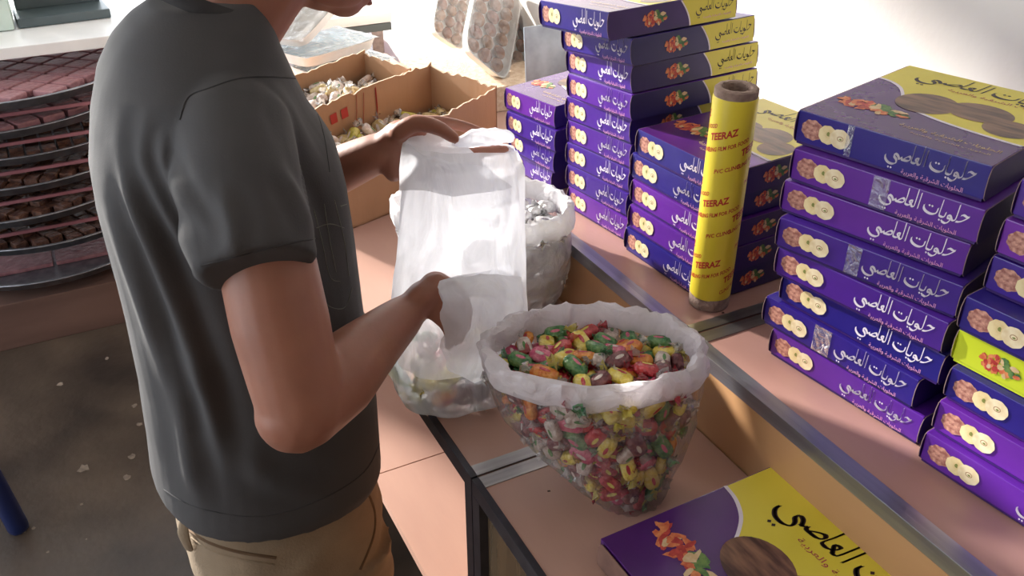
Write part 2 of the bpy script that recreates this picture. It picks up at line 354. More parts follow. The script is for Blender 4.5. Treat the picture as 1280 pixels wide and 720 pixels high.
class Print:
    """flat print laid on a face: frame origin o, right u, up v, outward n"""
    def __init__(s, o, u, v, n): s.bm = bmesh.new(); s.o, s.u, s.v, s.n = map(Vector, (o, u, v, n)); s.mats = []
    def mi(s, key):
        if key not in s.mats: s.mats.append(key)
        return s.mats.index(key)
    def pt(s, x, y, l): return s.o + s.u*x + s.v*y + s.n*(0.00025 + 0.00012*l)
    def poly(s, pts, key, l=0):
        vs = [s.bm.verts.new(s.pt(x, y, l)) for x, y in pts]; f = s.bm.faces.new(vs); f.material_index = s.mi(key)
        f.normal_update()
        if f.normal.dot(s.n) < 0: f.normal_flip()
    def blob(s, cx, cy, rx, ry, key, l=0, k=22, scal=0.0, ns=9, jit=0.0, rot=0.0):
        pts = []
        for i in range(k):
            a = 2*PI*i/k; r = 1+scal*math.cos(ns*a)+random.uniform(-jit, jit); x, y = rx*r*math.cos(a), ry*r*math.sin(a)
            pts.append((cx+x*math.cos(rot)-y*math.sin(rot), cy+x*math.sin(rot)+y*math.cos(rot)))
        s.poly(pts, key, l)
    def stroke(s, pts, wd, key, l):
        a = math.radians(62); nib = Vector((math.cos(a), math.sin(a)))*wd/2
        P = [Vector(p) for p in pts]; q = key
        for i in range(len(P)-1):
            d = P[i+1]-P[i]
            if d.length < 1e-6: continue
            per = Vector((-d.y, d.x)).normalized()*wd*0.2
            for off in (nib, per):
                s.poly([tuple(P[i]-off), tuple(P[i+1]-off), tuple(P[i+1]+off), tuple(P[i]+off)], key, l)
    def calli(s, x, y, sc, key, l=2, wd=0.115):
        for pts, wf in CALLI:
            s.stroke([(x+p.x*sc, y+p.y*sc) for p in catmull([(a, b) for a, b in pts], 4)], wd*sc*wf*1.15, key, l)
        for a, b in CALLI_DOTS:
            d = .062*sc; cx, cy = x+a*sc, y+b*sc; s.poly([(cx-d, cy), (cx, cy-d*1.2), (cx+d, cy), (cx, cy+d*1.2)], key, l)
    def text(s, body, x, y, h, key, l=2, width=None, bend=None, shear=0.0, bold=0.0):
        c = bpy.data.curves.new('t', 'FONT'); c.body = body; c.resolution_u = 2; c.offset = bold
        o = bpy.data.objects.new('t', c); COL.objects.link(o); bpy.context.view_layer.update()
        me = bpy.data.meshes.new_from_object(o.evaluated_get(bpy.context.evaluated_depsgraph_get()))
        bpy.data.objects.remove(o); bpy.data.curves.remove(c)
        xs = [v.co.x for v in me.vertices]; x0, x1 = min(xs), max(xs); sc = h/0.7; sx = sc if width is None else width/(x1-x0)
        vs = []
        for v in me.vertices:
            px, py = (v.co.x-x0)*sx + v.co.y*sc*shear, v.co.y*sc
            vs.append(s.bm.verts.new(bend(x+px, y+py) if bend else s.pt(x+px, y+py, l)))
        for p in me.polygons:
            try: f = s.bm.faces.new([vs[i] for i in p.vertices])
            except ValueError: continue
            f.material_index = s.mi(key)
            f.normal_update()
            if not bend and f.normal.dot(s.n) < 0: f.normal_flip()
        bpy.data.meshes.remove(me)
    def mesh(s, name):
        me = bpy.data.meshes.new(name); s.bm.to_mesh(me); s.bm.free()
        for k in s.mats: me.materials.append(M[k])
        return me
SUB = '\ufe94\ufef4\ufe91\ufeae\ufecc\ufedf\ufe8d\ufeed \ufe94\ufef4\ufed7\ufeae\ufeb8\ufedf\ufe8d \ufe95\ufe8e\ufef3\ufeee\ufee0\ufea4\ufedf\ufe8d'
def fruit(p, cx, cy, sx, sy, l=1):
    rs = random.getstate(); random.seed(5)
    for i in range(46):
        a = random.uniform(0, 2*PI); r = math.sqrt(random.random())
        x, y = cx+sx*r*math.cos(a), cy+sy*r*math.sin(a)*.8
        k = 'fruit_g' if (x-cx)/sx + (y-cy)/sy*.6 > .25 and i % 3 else ('fruit_o', 'fruit_r', 'fruit_c', 'fruit_o')[i % 4]
        p.blob(x, y, sx*random.uniform(.13, .22), sy*random.uniform(.15, .28), k, l+i*.06, k=8, jit=.3, rot=random.uniform(0, 3))
    random.setstate(rs)
BW, BD, BH = 0.230, 0.270, 0.0425      # long side (y), depth (x), height
def cookie_row(p, x, y, r):
    p.blob(x, y, r*1.15, r*1.0, 'cookie', 1, k=36, scal=.05, ns=9)
    p.blob(x+r*1.65, y-r*.03, r*.95, r*.92, 'cookie2', 2, k=36, scal=.03, ns=9)
    p.blob(x+r*2.95, y-r*.08, r*1.02, r*.95, 'cookie3', 3, k=36, scal=.02, ns=9)
    p.blob(x+r*2.98, y-r*.05, r*.34, r*.26, 'cookie_line', 3.5, k=14); p.blob(x+r*2.98, y-r*.05, r*.26, r*.18, 'cookie3', 3.8, k=14)
    p.blob(x+r*1.7, y+r*.05, r*.16, r*.22, 'pist', 3.5, k=9, jit=.2); p.blob(x+r*3.02, y-r*.1, r*.14, r*.1, 'pist', 4.2, k=9, jit=.2)
def mesh_front(which):
    p = Print((-BD/2, BW/2, 0), (0, -1, 0), (0, 0, 1), (-1, 0, 0))
    if which == 'fruit': fruit(p, .052, .0215, .022, .013, 1)
    elif which == 'cookies': cookie_row(p, .0215, .0225, .0125)
    else:
        p.calli(.2165, .0195, .0200, 'white_ink', 2, .125)
        p.text(SUB, .1375, .0045, .0052, 'pink_ink', 2, width=.070)
    return p.mesh('front_'+which)
def mesh_side(which):
    p = Print((-BD/2, -BW/2-.0012, 0), (1, 0, 0), (0, 0, 1), (0, -1, 0)); H, D = BH, BD
    cur = [(.158-.012*t*t + .012*(1-t), t*(H-.002)+.001) for t in [i/8 for i in range(9)]]
    cur = [(.168 - .020*t**1.8, .001+t*(H-.002)) for t in [i/8 for i in range(9)]]
    if which == 'panel':
        p.poly(cur + [(D-.001, H-.001), (D-.001, .001)], 'yellow', 0)
        p.poly([(x-.003, y) for x, y in cur] + [(x, y) for x, y in reversed(cur)], 'white_ink', 1)
    elif which == 'fruit': fruit(p, .092, .0215, .024, .013, 1)
    else:
        p.calli(.262, .0205, .0165, 'black_ink', 2, .11)
        p.text(SUB, .195, .0085, .0032, 'pink_ink', 2, width=.062)
    return p.mesh('side_'+which)
def mesh_top(which, Wd=BW, Dd=BD, sc=.037, tx=.222):
    p = Print((-Dd/2, Wd/2, BH), (0, -1, 0), (1, 0, 0), (0, 0, 1)); k = Dd/.27; kw = Wd/.23
    cur = [(.0015, .190*k), (.020*kw, .186*k), (.040*kw, .172*k), (.055*kw, .150*k), (.066*kw, .128*k), (.085*kw, .108*k), (.12*kw, .094*k), (.16*kw, .086*k), (.20*kw, .082*k), (Wd-.0015, .081*k)]
    cc = [(q.x, q.y) for q in catmull(cur, 4)]
    if which == 'panel':
        p.poly(cc + [(Wd-.0015, Dd-.0015), (.0015, Dd-.0015)], 'yellow', 0)
        p.poly([(x, y) for x, y in cc] + [(x-.002, y-.005) for x, y in reversed(cc)], 'white_ink', 1)
    elif which == 'rolls':
        p.blob(.092*kw, .135*k, .036*kw, .040*k, 'roll_brown', 2, k=30); p.blob(.150*kw, .150*k, .038*kw, .034*k, 'roll_brown', 3, k=30); p.blob(.196*kw, .120*k, .028*kw, .030*k, 'roll_brown', 2, k=30)
    elif which == 'fruit': fruit(p, .055*kw, .072*k, .045*kw, .020*k, 1)
    else:
        p.calli(tx*1.0, .222*k, sc, 'black_ink', 3, .12)
        p.text(SUB, .085*kw, .202*k, .0085, 'red_ink', 3, width=.125*kw)
        p.text(SUB, .105*kw, .040*k, .0080, 'gold_ink', 3, width=.115*kw)
        p.text(SUB, .125*kw, .026*k, .0040, 'gold_ink', 3, width=.090*kw)
    return p.mesh('top_'+which)
def mesh_lid(m, tall=BH):
    bm = bmesh.new(); box(bm, -BD/2, BD/2, -BW/2, BW/2, .0035, tall, bev=.0012)
    # slightly dished, hand-folded sides
    for v in bm.verts:
        if v.co.z < .01: v.co.x *= .995; v.co.y *= .995
    me = bpy.data.meshes.new('lid'); bm.to_mesh(me); bm.free(); me.materials.append(m); return me
def mesh_tray(m):
    bm = bmesh.new(); box(bm, -BD/2+.002, BD/2-.002, -BW/2+.002, BW/2-.002, 0, .006)
    me = bpy.data.meshes.new('base_tray'); bm.to_mesh(me); bm.free(); me.materials.append(m); return me
def mesh_flap(m, sgn, proud=.0035):
    """end flap: a card with rounded front corners standing slightly proud of the end face"""
    bm = bmesh.new(); H = BH; t = .0009; y = sgn*(BW/2+.0001)
    prof = [(-BD/2+.004, .001), (-BD/2-proud*.4, .006), (-BD/2-proud, .016), (-BD/2-proud, .030), (-BD/2-proud*.3, .039), (-BD/2+.004, H-.0005), (BD/2-.004, H-.0005), (BD/2+.001, .036), (BD/2+.002, .02), (BD/2+.001, .008), (BD/2-.004, .001)]
    a = [bm.verts.new((x, y, z)) for x, z in prof]; b = [bm.verts.new((x, y+sgn*t, z)) for x, z in prof]; n = len(prof)
    f0 = bm.faces.new(a); f1 = bm.faces.new(b)
    for i in range(n):
        f = bm.faces.new((a[i], a[(i+1) % n], b[(i+1) % n], b[i])); f.material_index = 1
    bmesh.ops.recalc_face_normals(bm, faces=bm.faces)
    me = bpy.data.meshes.new('end_flap'); bm.to_mesh(me); bm.free(); me.materials.append(m); me.materials.append(M['card_edge']); return me
ME = dict(lid=mesh_lid(M['purple']), lid_top=mesh_lid(M['purple']), lid_y=mesh_lid(M['lime']), tray=mesh_tray(M['dpurple']), tray_y=mesh_tray(M['lime']),
          f_cookies=mesh_front('cookies'), f_lettering=mesh_front('lettering'), f_fruit=mesh_front('fruit'), s_panel=mesh_side('panel'), s_fruit=mesh_side('fruit'), s_lettering=mesh_side('lettering'), **{'t_'+k: mesh_top(k) for k in ('panel', 'rolls', 'fruit', 'lettering')}, flap_n=mesh_flap(M['dpurple'], -1), flap_f=mesh_flap(M['dpurple'], 1), flap_yn=mesh_flap(M['lime'], -1), flap_yf=mesh_flap(M['lime'], 1))
ME['lid_top'].materials.clear(); ME['lid_top'].materials.append(M['purple']); ME['lid_top'].materials.append(M['purple_top'])
for p in ME['lid_top'].polygons:
    if p.normal.z > .9: p.material_index = 1
def part(name, me, parent):
    o = bpy.data.objects.new(name, me); COL.objects.link(o); o.parent = parent; return o
def sweet_box(label, group, top=False, side=True, lime=False):
    t = empty('sweet_box'); tag(t, label, 'box', group)
    part('base_tray', ME['tray_y' if lime else 'tray'], t)
    part('lid', ME['lid_y' if lime else ('lid_top' if top else 'lid')], t)
    part('end_flap', ME['flap_yn' if lime else 'flap_n'], t); part('end_flap', ME['flap_yf' if lime else 'flap_f'], t)
    if lime: part('fruit_picture', ME['f_fruit'], t)
    else: part('biscuit_picture', ME['f_cookies'], t); part('lettering', ME['f_lettering'], t)
    if side and not lime: part('yellow_panel', ME['s_panel'], t); part('fruit_picture', ME['s_fruit'], t); part('lettering', ME['s_lettering'], t)
    if top:
        for nm, k in (('yellow_panel', 't_panel'), ('pastry_picture', 't_rolls'), ('fruit_picture', 't_fruit'), ('lettering', 't_lettering')): part(nm, ME[k], t)
    return t
def place(t, P, yaw, Wd, Dd, tx=0.0, z=None, anchor='TLmid'):
    """P = point on the front face near its far (+y) end; yaw in degrees (front turns)"""
    a = math.radians(yaw); R = Matrix.Rotation(a, 3, 'Z') @ Matrix.Rotation(math.radians(tx), 3, 'X')
    loc = R @ Vector((-Dd/2, Wd/2-.010*Wd/.23, 0)) if anchor == 'TLmid' else R @ Vector((-Dd/2, -Wd/2, 0))
    t.location = (P[0]-loc.x, P[1]-loc.y, z if z is not None else P[2]-loc.z)
    t.rotation_euler = R.to_euler(); t.scale = (Dd/BD, Wd/BW, 1)
HS = 0.0435
ORD = ['topmost', 'second', 'third', 'fourth', 'fifth', 'sixth', 'seventh', 'eighth', 'ninth']
def words_for(i, n): return 'topmost' if i == 0 else ('bottom' if i == n-1 else ORD[i]+' from the top')
# right-hand stack (eight boxes)
R1 = [(1005,160,14.6),(999,208,14.6),(987,247,15.4),(981,293,15.2),(979,328,10.4),(985,362,8),(963,390,7.3),(971,430,6.9)]
for i, (px, py, yaw) in enumerate(R1):
    zb = ZS+.0006+(7-i)*HS; P = atZ(px, py, zb+.5*HS); t = sweet_box('purple sweet box, %s of the stack just right of the yellow roll' % words_for(i, 8), 'sweet boxes stacked right of the roll', top=(i == 0), side=False)
    place(t, P, yaw, .233, .27, z=zb)
    if i in (0, 1, 3, 6):   # strips of clear tape
        bm = bmesh.new(); y = (.045, .0, .012, .02)[(0, 1, 3, 6).index(i)]; wd = (.008, .02, .018, .026)[(0, 1, 3, 6).index(i)]
        vs = [bm.verts.new((-BD/2-.0008, y-wd/2, .004)), bm.verts.new((-BD/2-.0008, y+wd/2, .004)), bm.verts.new((-BD/2-.0008, y+wd/2, BH-.0005)), bm.verts.new((-BD/2-.0008, y-wd/2, BH-.0005))]
        bm.faces.new(vs); obj('tape_strip', bm, M['tape'], t)
# stack at the right edge (eight, fifth is the lime one)
R2 = [(1257,240),(1235,287),(1223,333),(1212,395),(1199,432),(1195,483),(1180,524),(1163,563)]
YR2 = [9, 8, 8, 7, 7, 6.5, 6.5, 6]
for i, (px, py) in enumerate(R2):
    zb = ZS+.0006+(7-i)*HS; P = atZ(px, py, zb+.5*HS)
    lab = 'lime yellow sweet box with a fruit picture in the stack at the right edge' if i == 4 else 'purple sweet box, %s of the stack at the right edge' % words_for(i, 8)
    t = sweet_box(lab, 'sweet boxes stacked at the right edge', top=(i == 0), side=False, lime=(i == 4))
    place(t, (P.x, min(P.y, .506), P.z), YR2[i], .233, .27, z=zb)
# tall stack behind the roll (nine)
M1 = [((758,17),(761,52)),(0,(790,84)),(0,(790,117)),(0,(789,152)),(0,(788,181)),(0,(788,212)),(0,(786,242)),(0,(783,272)),(0,(783,303))]
YM = [6.0, 6.4, 4.5, 4.5, 7.5, 8, 8.5, 8, 6.9]; TM = [-5.4, -5.6, -4.6, -4.0, -3.2, -2.4, -1.6, -.8, 0]; DM = [.262, .262, .266, .268, .262, .262, .262, .262, .262]
WM = [.178, .178, .176, .174, .168, .165, .165, .162, .165]
for i in range(9):
    px, py = M1[i][1]; zb = ZS+.0006+(8-i)*HS; P = atZ(px, py, zb)
    t = sweet_box('purple and yellow sweet box, %s of the tall nine-high stack' % words_for(i, 9), 'sweet boxes in the tall stack', top=(i == 0), side=True)
    place(t, P, YM[i], WM[i], DM[i], TM[i], anchor='BR')
# stack half hidden by the roll (five)
M2 = [(801,179),(794,208),(794,241),(791,272),(786,300)]; Y2 = [5, 5, 4, 4, 3]
for i, (px, py) in enumerate(M2):
    zb = ZS+.0006+(4-i)*HS; P = atZ(px, py, zb+.5*HS)
    t = sweet_box('purple sweet box, %s of the stack half hidden by the yellow roll' % words_for(i, 5), 'sweet boxes stacked behind the roll', top=(i == 0), side=True)
    place(t, (P.x, min(P.y, 1.098), P.z), Y2[i], .202, .27, z=zb)
# far low stack (four)
F4 = [(638,124),(640,153),(643,177),(644,199)]; YF = [13, 12, 9, 7]
for i, (px, py) in enumerate(F4):
    zb = ZS+.0006+(3-i)*HS; P = atZ(px, py, zb+.5*HS)
    t = sweet_box('purple sweet box, %s of the low farthest stack on the shelf' % words_for(i, 4), 'sweet boxes in the far low stack', top=(i == 0), side=False)
    place(t, (P.x-.004, P.y+.004, P.z), YF[i], .140, .25, z=zb)
# large box lying on the lower counter
LW, LD, LH = .305, .272, .042
t = empty('sweet_box', (.449+LD/2, .641-LW/2, ZL+.0006), (0, 0, math.radians(1.2))); tag(t, 'large purple and yellow sweet box lying flat on the lower counter in front', 'box')
bm = bmesh.new(); box(bm, -LD/2, LD/2, -LW/2, LW/2, .003, LH, bev=.0012); o = obj('lid', bm, [M['purple_top']], t, False)
bm = bmesh.new(); box(bm, -LD/2+.003, LD/2-.003, -LW/2+.003, LW/2-.003, 0, .006); obj('base_tray', bm, M['dpurple'], t, False)
for nm, k in (('yellow_panel', 'panel'), ('pastry_picture', 'rolls'), ('fruit_picture', 'fruit'), ('lettering', 'lettering')): o = part(nm, mesh_top(k, LW, LD, .046, .292), t); o.location.z = LH-BH
bm = bmesh.new(); # raw card flap on the front side
y0, y1 = -LW/2+.004, LW/2-.001
prof = [(y1, .002), (y1+.001, .012), (y1, .030), (y1-.006, .0405), (y0, .0405), (y0, .002)]
a = [bm.verts.new((-LD/2-.0035, y, z)) for y, z in prof]; b = [bm.verts.new((-LD/2-.0025, y, z)) for y, z in prof]
bm.faces.new(a); bm.faces.new(b)
for i in range(6): bm.faces.new((a[i], a[(i+1) % 6], b[(i+1) % 6], b[i]))
bmesh.ops.recalc_face_normals(bm, faces=bm.faces); tag(obj('end_flap', bm, mat('brown_card', (104,74,66), (122,90,78), .8, 40), t, False), 'unprinted brown card flap')

# ================================================================== CLING FILM ROLL
TC = Vector((.800, .905)); TR, TH = .0305, .338; TL = 0.0
t = empty('cling_film_roll', (TC.x, TC.y, ZS+.0008)); tag(t, 'yellow cling film roll with red lettering standing upright on the raised shelf', 'roll')
def lathe(bm, prof, n=48, mi=0):
    rings = [[Vector((r*math.cos(2*PI*i/n), r*math.sin(2*PI*i/n), z)) for i in range(n)] for r, z in prof]; return rings_to_bm(bm, rings, cap=False, mi=mi)
bm = bmesh.new(); lathe(bm, [(TR-.001, .018), (TR, .020), (TR, TH-.014), (TR-.001, TH-.012), (TR-.004, TH-.012)]); obj('yellow_wrap', bm, M['tube_yellow'], t)
bm = bmesh.new(); lathe(bm, [(TR-.0065, 0), (TR-.0015, 0), (TR-.0015, TH-.002), (TR-.004, TH), (TR-.0095, TH), (TR-.011, TH-.002), (TR-.011, .002), (TR-.0065, 0)])
for v in bm.verts:
    if v.co.z > TH-.02: v.co += Vector((random.uniform(-1, 1), random.uniform(-1, 1), random.uniform(-1, 1)))*.0004
obj('cardboard_core', bm, M['tube_core'], t)
bm = bmesh.new(); prof = []
n = 60; lo = [Vector(((TR-.0006)*math.cos(2*PI*i/n), (TR-.0006)*math.sin(2*PI*i/n), .0005)) for i in range(n)]
hi = [Vector(((TR-.0002)*math.cos(2*PI*i/n), (TR-.0002)*math.sin(2*PI*i/n), .019+.004*math.sin(3*2*PI*i/n)+.002*random.random())) for i in range(n)]
rings_to_bm(bm, [lo, hi], cap=False); obj('bare_foot', bm, M['tube_core'], t)
p = Print((0, 0, 0), (1, 0, 0), (0, 0, 1), (0, -1, 0)); CIRC = 2*PI*TR
def bend(x, y):
    a = -PI/2 - .27 + (x/CIRC)*2*PI; zz = y + x*.36
    zz = min(max(zz, .021), TH-.015)
    return Vector(((TR+.0003)*math.cos(a), (TR+.0003)*math.sin(a), zz))
for row in range(-1, 5):
    for colu in range(-2, 2):
        x0, y0 = colu*CIRC/4 + .004, row*.100 + .048 - colu*.034
        def inside(x, y, w): return .026 < y + x*.36 and y + (x+w)*.36 < TH-.024
        for body, dx, dy, h, wd, bo in (('TEERAZ', 0, 0, .0098, .040, .035), ('MANUFACTURED', .006, -.0065, .0020, .024, 0), ('CLING FILM FOR FOOD', -.004, -.0170, .0060, .062, .02), ('PVC CLING', .014, -.050, .0060, .034, .02)):
            if body == 'MANUFACTURED': continue
            if inside(x0+dx, y0+dy, wd):
                p = Print((0, 0, 0), (1, 0, 0), (0, 0, 1), (0, -1, 0)); p.text(body, x0+dx, y0+dy, h, 'tube_red', 0, width=wd, bend=bend, bold=bo); part('lettering', p.mesh('red_lettering'), t)
t.rotation_euler = (math.radians(.4), math.radians(-.2), 0)

# ================================================================== CANDIES
def candy_mesh(name, body_m, print_m, tw_m, L=.030, Wd=.019, T=.014, seed=0):
    rs = random.getstate(); random.seed(seed); bm = bmesh.new(); n = 10; rings = []
    prof = [(-.5, .45), (-.44, .82), (-.3, 1.0), (0, 1.03), (.3, 1.0), (.44, .82), (.5, .45)]
    for x, s in prof:
        r = []
        for i in range(n):
            a = 2*PI*i/n; c, q = math.cos(a), math.sin(a); e = .75
            r.append(Vector((x*L, math.copysign(abs(c)**e, c)*Wd/2*s, math.copysign(abs(q)**e, q)*T/2*s)))
        rings.append(r)
    rings_to_bm(bm, rings, cap=True, mi=0)
    for s in (-1, 1):          # twisted ends
        rr = []
        for k, (dx, r) in enumerate(((0, .42), (.08, .20), (.16, .28), (.32, .55), (.46, .78))):
            ring = []
            for i in range(n):
                a = 2*PI*i/n + k*.35; q = 1+(.22 if i % 2 else -.2)*(k/4)
                ring.append(Vector((s*(L*.5+dx*L*.75), math.cos(a)*Wd*.5*r*q*1.1, math.sin(a)*Wd*.36*r*q)) + Vector((random.uniform(-1, 1)*.0012*k*.5, 0, random.uniform(-1, 1)*.002*k*.5)))
            rr.append(ring)
        rings_to_bm(bm, rr, cap=False, mi=2)
    for z in (1, -1):          # printed oval
        k = 10; vs = [bm.verts.new((L*.22*math.cos(2*PI*i/k), Wd*.12*math.sin(2*PI*i/k), z*(T*.527))) for i in range(k)]
        f = bm.faces.new(vs if z > 0 else vs[::-1]); f.material_index = 1
    me = bpy.data.meshes.new(name); bm.normal_update(); bm.to_mesh(me); bm.free(); random.setstate(rs)
    for x in (body_m, print_m, tw_m): me.materials.append(x)
    for p_ in me.polygons: p_.use_smooth = True
    return me
def cm(name, c1, c2, **k): return mat(name, c1, c2, .24, 120, spec=.7, bump=.5, bscale=160, **k)
C_Y = cm('yellow_wrapper', (222,196,60), (236,220,130)); C_R = cm('red_wrapper', (164,34,46), (206,70,74)); C_G = cm('green_wrapper', (44,110,60), (120,160,100))
C_O = cm('orange_wrapper', (214,110,40), (230,160,70)); C_M = cm('brown_wrapper', (96,44,52), (140,84,84)); C_W = cm('clear_striped_wrapper', (190,170,160), (226,214,206))
C_P = cm('pink_wrapper', (196,70,110), (224,130,150)); C_CLR = film('clear_twist', (230,225,220), .35, gloss=.6, rough=.15, bump=.5, bscale=80)
C_YG = film('yellow_twist', (230,214,90), .7, gloss=.5, rough=.15, bump=.5, bscale=80); C_RT = film('red_twist', (210,50,70), .7, gloss=.5, rough=.15, bump=.5, bscale=80); C_GT = film('green_twist', (70,150,90), .7, gloss=.5, rough=.15, bump=.5, bscale=80)
C_WH = cm('white_paper_wrapper', (226,226,228), (244,244,246)); C_GR = cm('grey_mark', (120,118,124), (160,158,164))
C_GOLD = cm('gold_clear_wrapper', (176,150,96), (214,196,150))
KINDS = [('yellow', candy_mesh('candy_yellow', C_Y, C_R, C_YG, seed=1)), ('red', candy_mesh('candy_red', C_R, C_Y, C_RT, seed=2)), ('green', candy_mesh('candy_green', C_G, C_P, C_GT, seed=3)),
         ('orange', candy_mesh('candy_orange', C_O, C_R, C_CLR, seed=4)), ('brown', candy_mesh('candy_brown', C_M, C_W, C_CLR, seed=5)), ('clear striped', candy_mesh('candy_striped', C_W, C_G, C_CLR, seed=6)), ('pink', candy_mesh('candy_pink', C_P, C_W, C_RT, seed=7))]
WKIND = candy_mesh('candy_white', C_WH, C_GR, C_WH, L=.024, Wd=.017, T=.015, seed=8)
GKIND = candy_mesh('candy_gold', C_GOLD, C_W, C_CLR, L=.028, Wd=.02, T=.014, seed=9); GKIND2 = candy_mesh('candy_lime', cm('lime_wrapper', (176,170,60), (210,200,110)), C_W, C_CLR, L=.028, Wd=.02, T=.014, seed=10)
def ring_at(prof, z):
    """prof: list of (z, cx, cy, ra, rb); returns interpolated"""
    if z <= prof[0][0]: return prof[0]
    for a, b in zip(prof[:-1], prof[1:]):
        if z <= b[0]:
            t = (z-a[0])/(b[0]-a[0]); return tuple(a[i]*(1-t)+b[i]*t for i in range(5))
    return prof[-1]
def pack(prof, ang, ztop, dmin, nmax, shrink, seed, crown=.01, depth=.034, tries=14000):
    """points near the bag's skin and on the heap's top"""
    rnd = random.Random(seed); ux = Vector((math.cos(ang), math.sin(ang), 0)); uy = Vector((-ux.y, ux.x, 0)); pts = []
    z0 = prof[0][0]
    for k in range(tries):
        top = rnd.random() < .42
        if top:
            r = math.sqrt(rnd.random()); a = rnd.uniform(0, 2*PI); z = ztop - rnd.random()*.022 + crown*(1-r*r)
        else:
            z = rnd.uniform(z0+.008, ztop-.004); a = rnd.uniform(0, 2*PI); r = 1.0
        _, cx, cy, ra, rb = ring_at(prof, z); ra -= shrink; rb -= shrink
        if not top:
            r = 1 - rnd.random()*(depth/max(ra, .02))*.45
        q = Vector((cx, cy, z)) + ux*(ra*r*math.cos(a)) + uy*(rb*r*math.sin(a))
        if all((q-o[0]).length_squared > dmin*dmin for o in pts):
            nrm = (ux*(math.cos(a)/ra) + uy*(math.sin(a)/rb)).normalized() if not top else Vector((0, 0, 1))
            pts.append((q, nrm))
            if len(pts) >= nmax: break
    return pts
def scatter(pts, choose, name, label, group, seed, lean=.35, size=1.0, keep=300, rest=None):
    rnd = random.Random(seed); eye = Vector((0, 0, CAMZ)); left = bmesh.new(); lm = []
    pts = sorted(pts, key=lambda a: (a[0]-eye).length - .5*a[1].dot((eye-a[0]).normalized()) - 1.2*a[0].z*(a[1].z > .9))
    for num, (q, nrm) in enumerate(pts):
        kname, me = choose(rnd)
        if num >= keep:
            n0 = len(left.verts); left.from_mesh(me); left.verts.ensure_lookup_table(); left.faces.ensure_lookup_table()
            Q = Matrix.Rotation(rnd.uniform(0, 6.28), 3, 'Z') @ Matrix.Rotation(rnd.uniform(0, 6.28), 3, 'X')
            for i in range(n0, len(left.verts)): left.verts[i].co = q + Q @ (left.verts[i].co*size)
            base = len(lm)
            for f in left.faces[len(left.faces)-len(me.polygons):]: f.material_index += base
            lm.extend(me.materials)
            continue
        o = bpy.data.objects.new(name, me); COL.objects.link(o)
        z = (nrm + Vector((rnd.uniform(-1, 1), rnd.uniform(-1, 1), rnd.uniform(-1, 1)))*lean).normalized(); x = z.orthogonal().normalized()
        x = (Matrix.Rotation(rnd.uniform(0, 2*PI), 3, z) @ x); y = z.cross(x)
        R = Matrix((x, y, z)).transposed(); o.matrix_world = Matrix.Translation(q) @ R.to_4x4() @ Matrix.Diagonal((*(rnd.uniform(.9, 1.12)*size,)*3, 1))
        tag(o, label % kname if '%s' in label else label, 'candy', (group % kname) if '%s' in group else group)
    if len(left.verts):
        uniq = []; 
        for m_ in lm:
            if m_ not in uniq: uniq.append(m_)
        for f in left.faces: f.material_index = uniq.index(lm[f.material_index])
        o = obj('candy_filling', left, uniq); tag(o, rest, 'candy', kind='stuff')
    else: left.free()

# ------------------------------------------------------------------ candy bag (front)
ANG = math.atan2(-.124, .243)
NB = [(ZL+.004, .546, .728, .046, .044), (.870, .541, .733, .058, .055), (.900, .533, .742, .076, .068), (.94, .523, .753, .100, .080), (.98, .515, .761, .121, .087), (1.02, .510, .766, .131, .088), (1.075, .508, .772, .131, .086)]
def loft_bag(prof, ang, zs, n=96, amp=.002, off=0.0, fr=5.0, seed=0.0, pleat=0.0):
    ux = Vector((math.cos(ang), math.sin(ang), 0)); uy = Vector((-ux.y, ux.x, 0)); rings = []
    for z in zs:
        _, cx, cy, ra, rb = ring_at(prof, z); r = []
        for i in range(n):
            a = 2*PI*i/n; d = off + amp*noise.noise(Vector((math.cos(a)*fr, math.sin(a)*fr, z*28+seed))) + pleat*math.sin(a*17+z*40+seed)*abs(noise.noise(Vector((a*2, z*9, seed))))
            r.append(Vector((cx, cy, z)) + ux*((ra+d)*math.cos(a)) + uy*((rb+d)*math.sin(a)))
        rings.append(r)
    return rings
def rolled_rim(prof, ang, z, drop_out, drop_in, thick, n=120, amp=.004, seed=3.0, fr=4.0):
    """film folded outward over itself round the mouth of a bag"""
    ux = Vector((math.cos(ang), math.sin(ang), 0)); uy = Vector((-ux.y, ux.x, 0))
    _, cx, cy, ra, rb = ring_at(prof, z)
    sec = [(thick*1.0, -drop_out), (thick*1.5, -drop_out*.9), (thick*1.9, -drop_out*.6), (thick*1.8, -drop_out*.25), (thick*1.2, -drop_out*.05), (thick*.2, 0), (-thick*.8, -drop_in*.1), (-thick*1.2, -drop_in*.4), (-thick*1.25, -drop_in*.75), (-thick*.9, -drop_in)]
    rings = []
    for k, (dr, dz) in enumerate(sec):
        r = []
        for i in range(n):
            a = 2*PI*i/n; w_ = noise.noise(Vector((math.cos(a)*fr, math.sin(a)*fr, seed+k*.35))); w2 = noise.noise(Vector((math.cos(a)*fr*3, math.sin(a)*fr*3, seed*2+k*.5)))
            dd = dr + amp*w_ + amp*.6*w2
            r.append(Vector((cx, cy, z+dz + amp*1.0*noise.noise(Vector((math.cos(a)*2.2, math.sin(a)*2.2, seed*5))) + amp*.5*w2)) + ux*((ra+dd)*math.cos(a)) + uy*((rb+dd)*math.sin(a)))
        rings.append(r)
    return rings
t = empty('candy_bag', (.515, .75, ZL)); tag(t, 'big clear plastic bag of colourful candies with rolled white rim, in front', 'bag')
def local(rings, t): o = Vector(t.location); return [[p - o for p in r] for r in rings]
zs = [ZL+.0015, ZL+.004] + [ZL+.004+(1.06-ZL-.004)*i/18 for i in range(1, 19)]
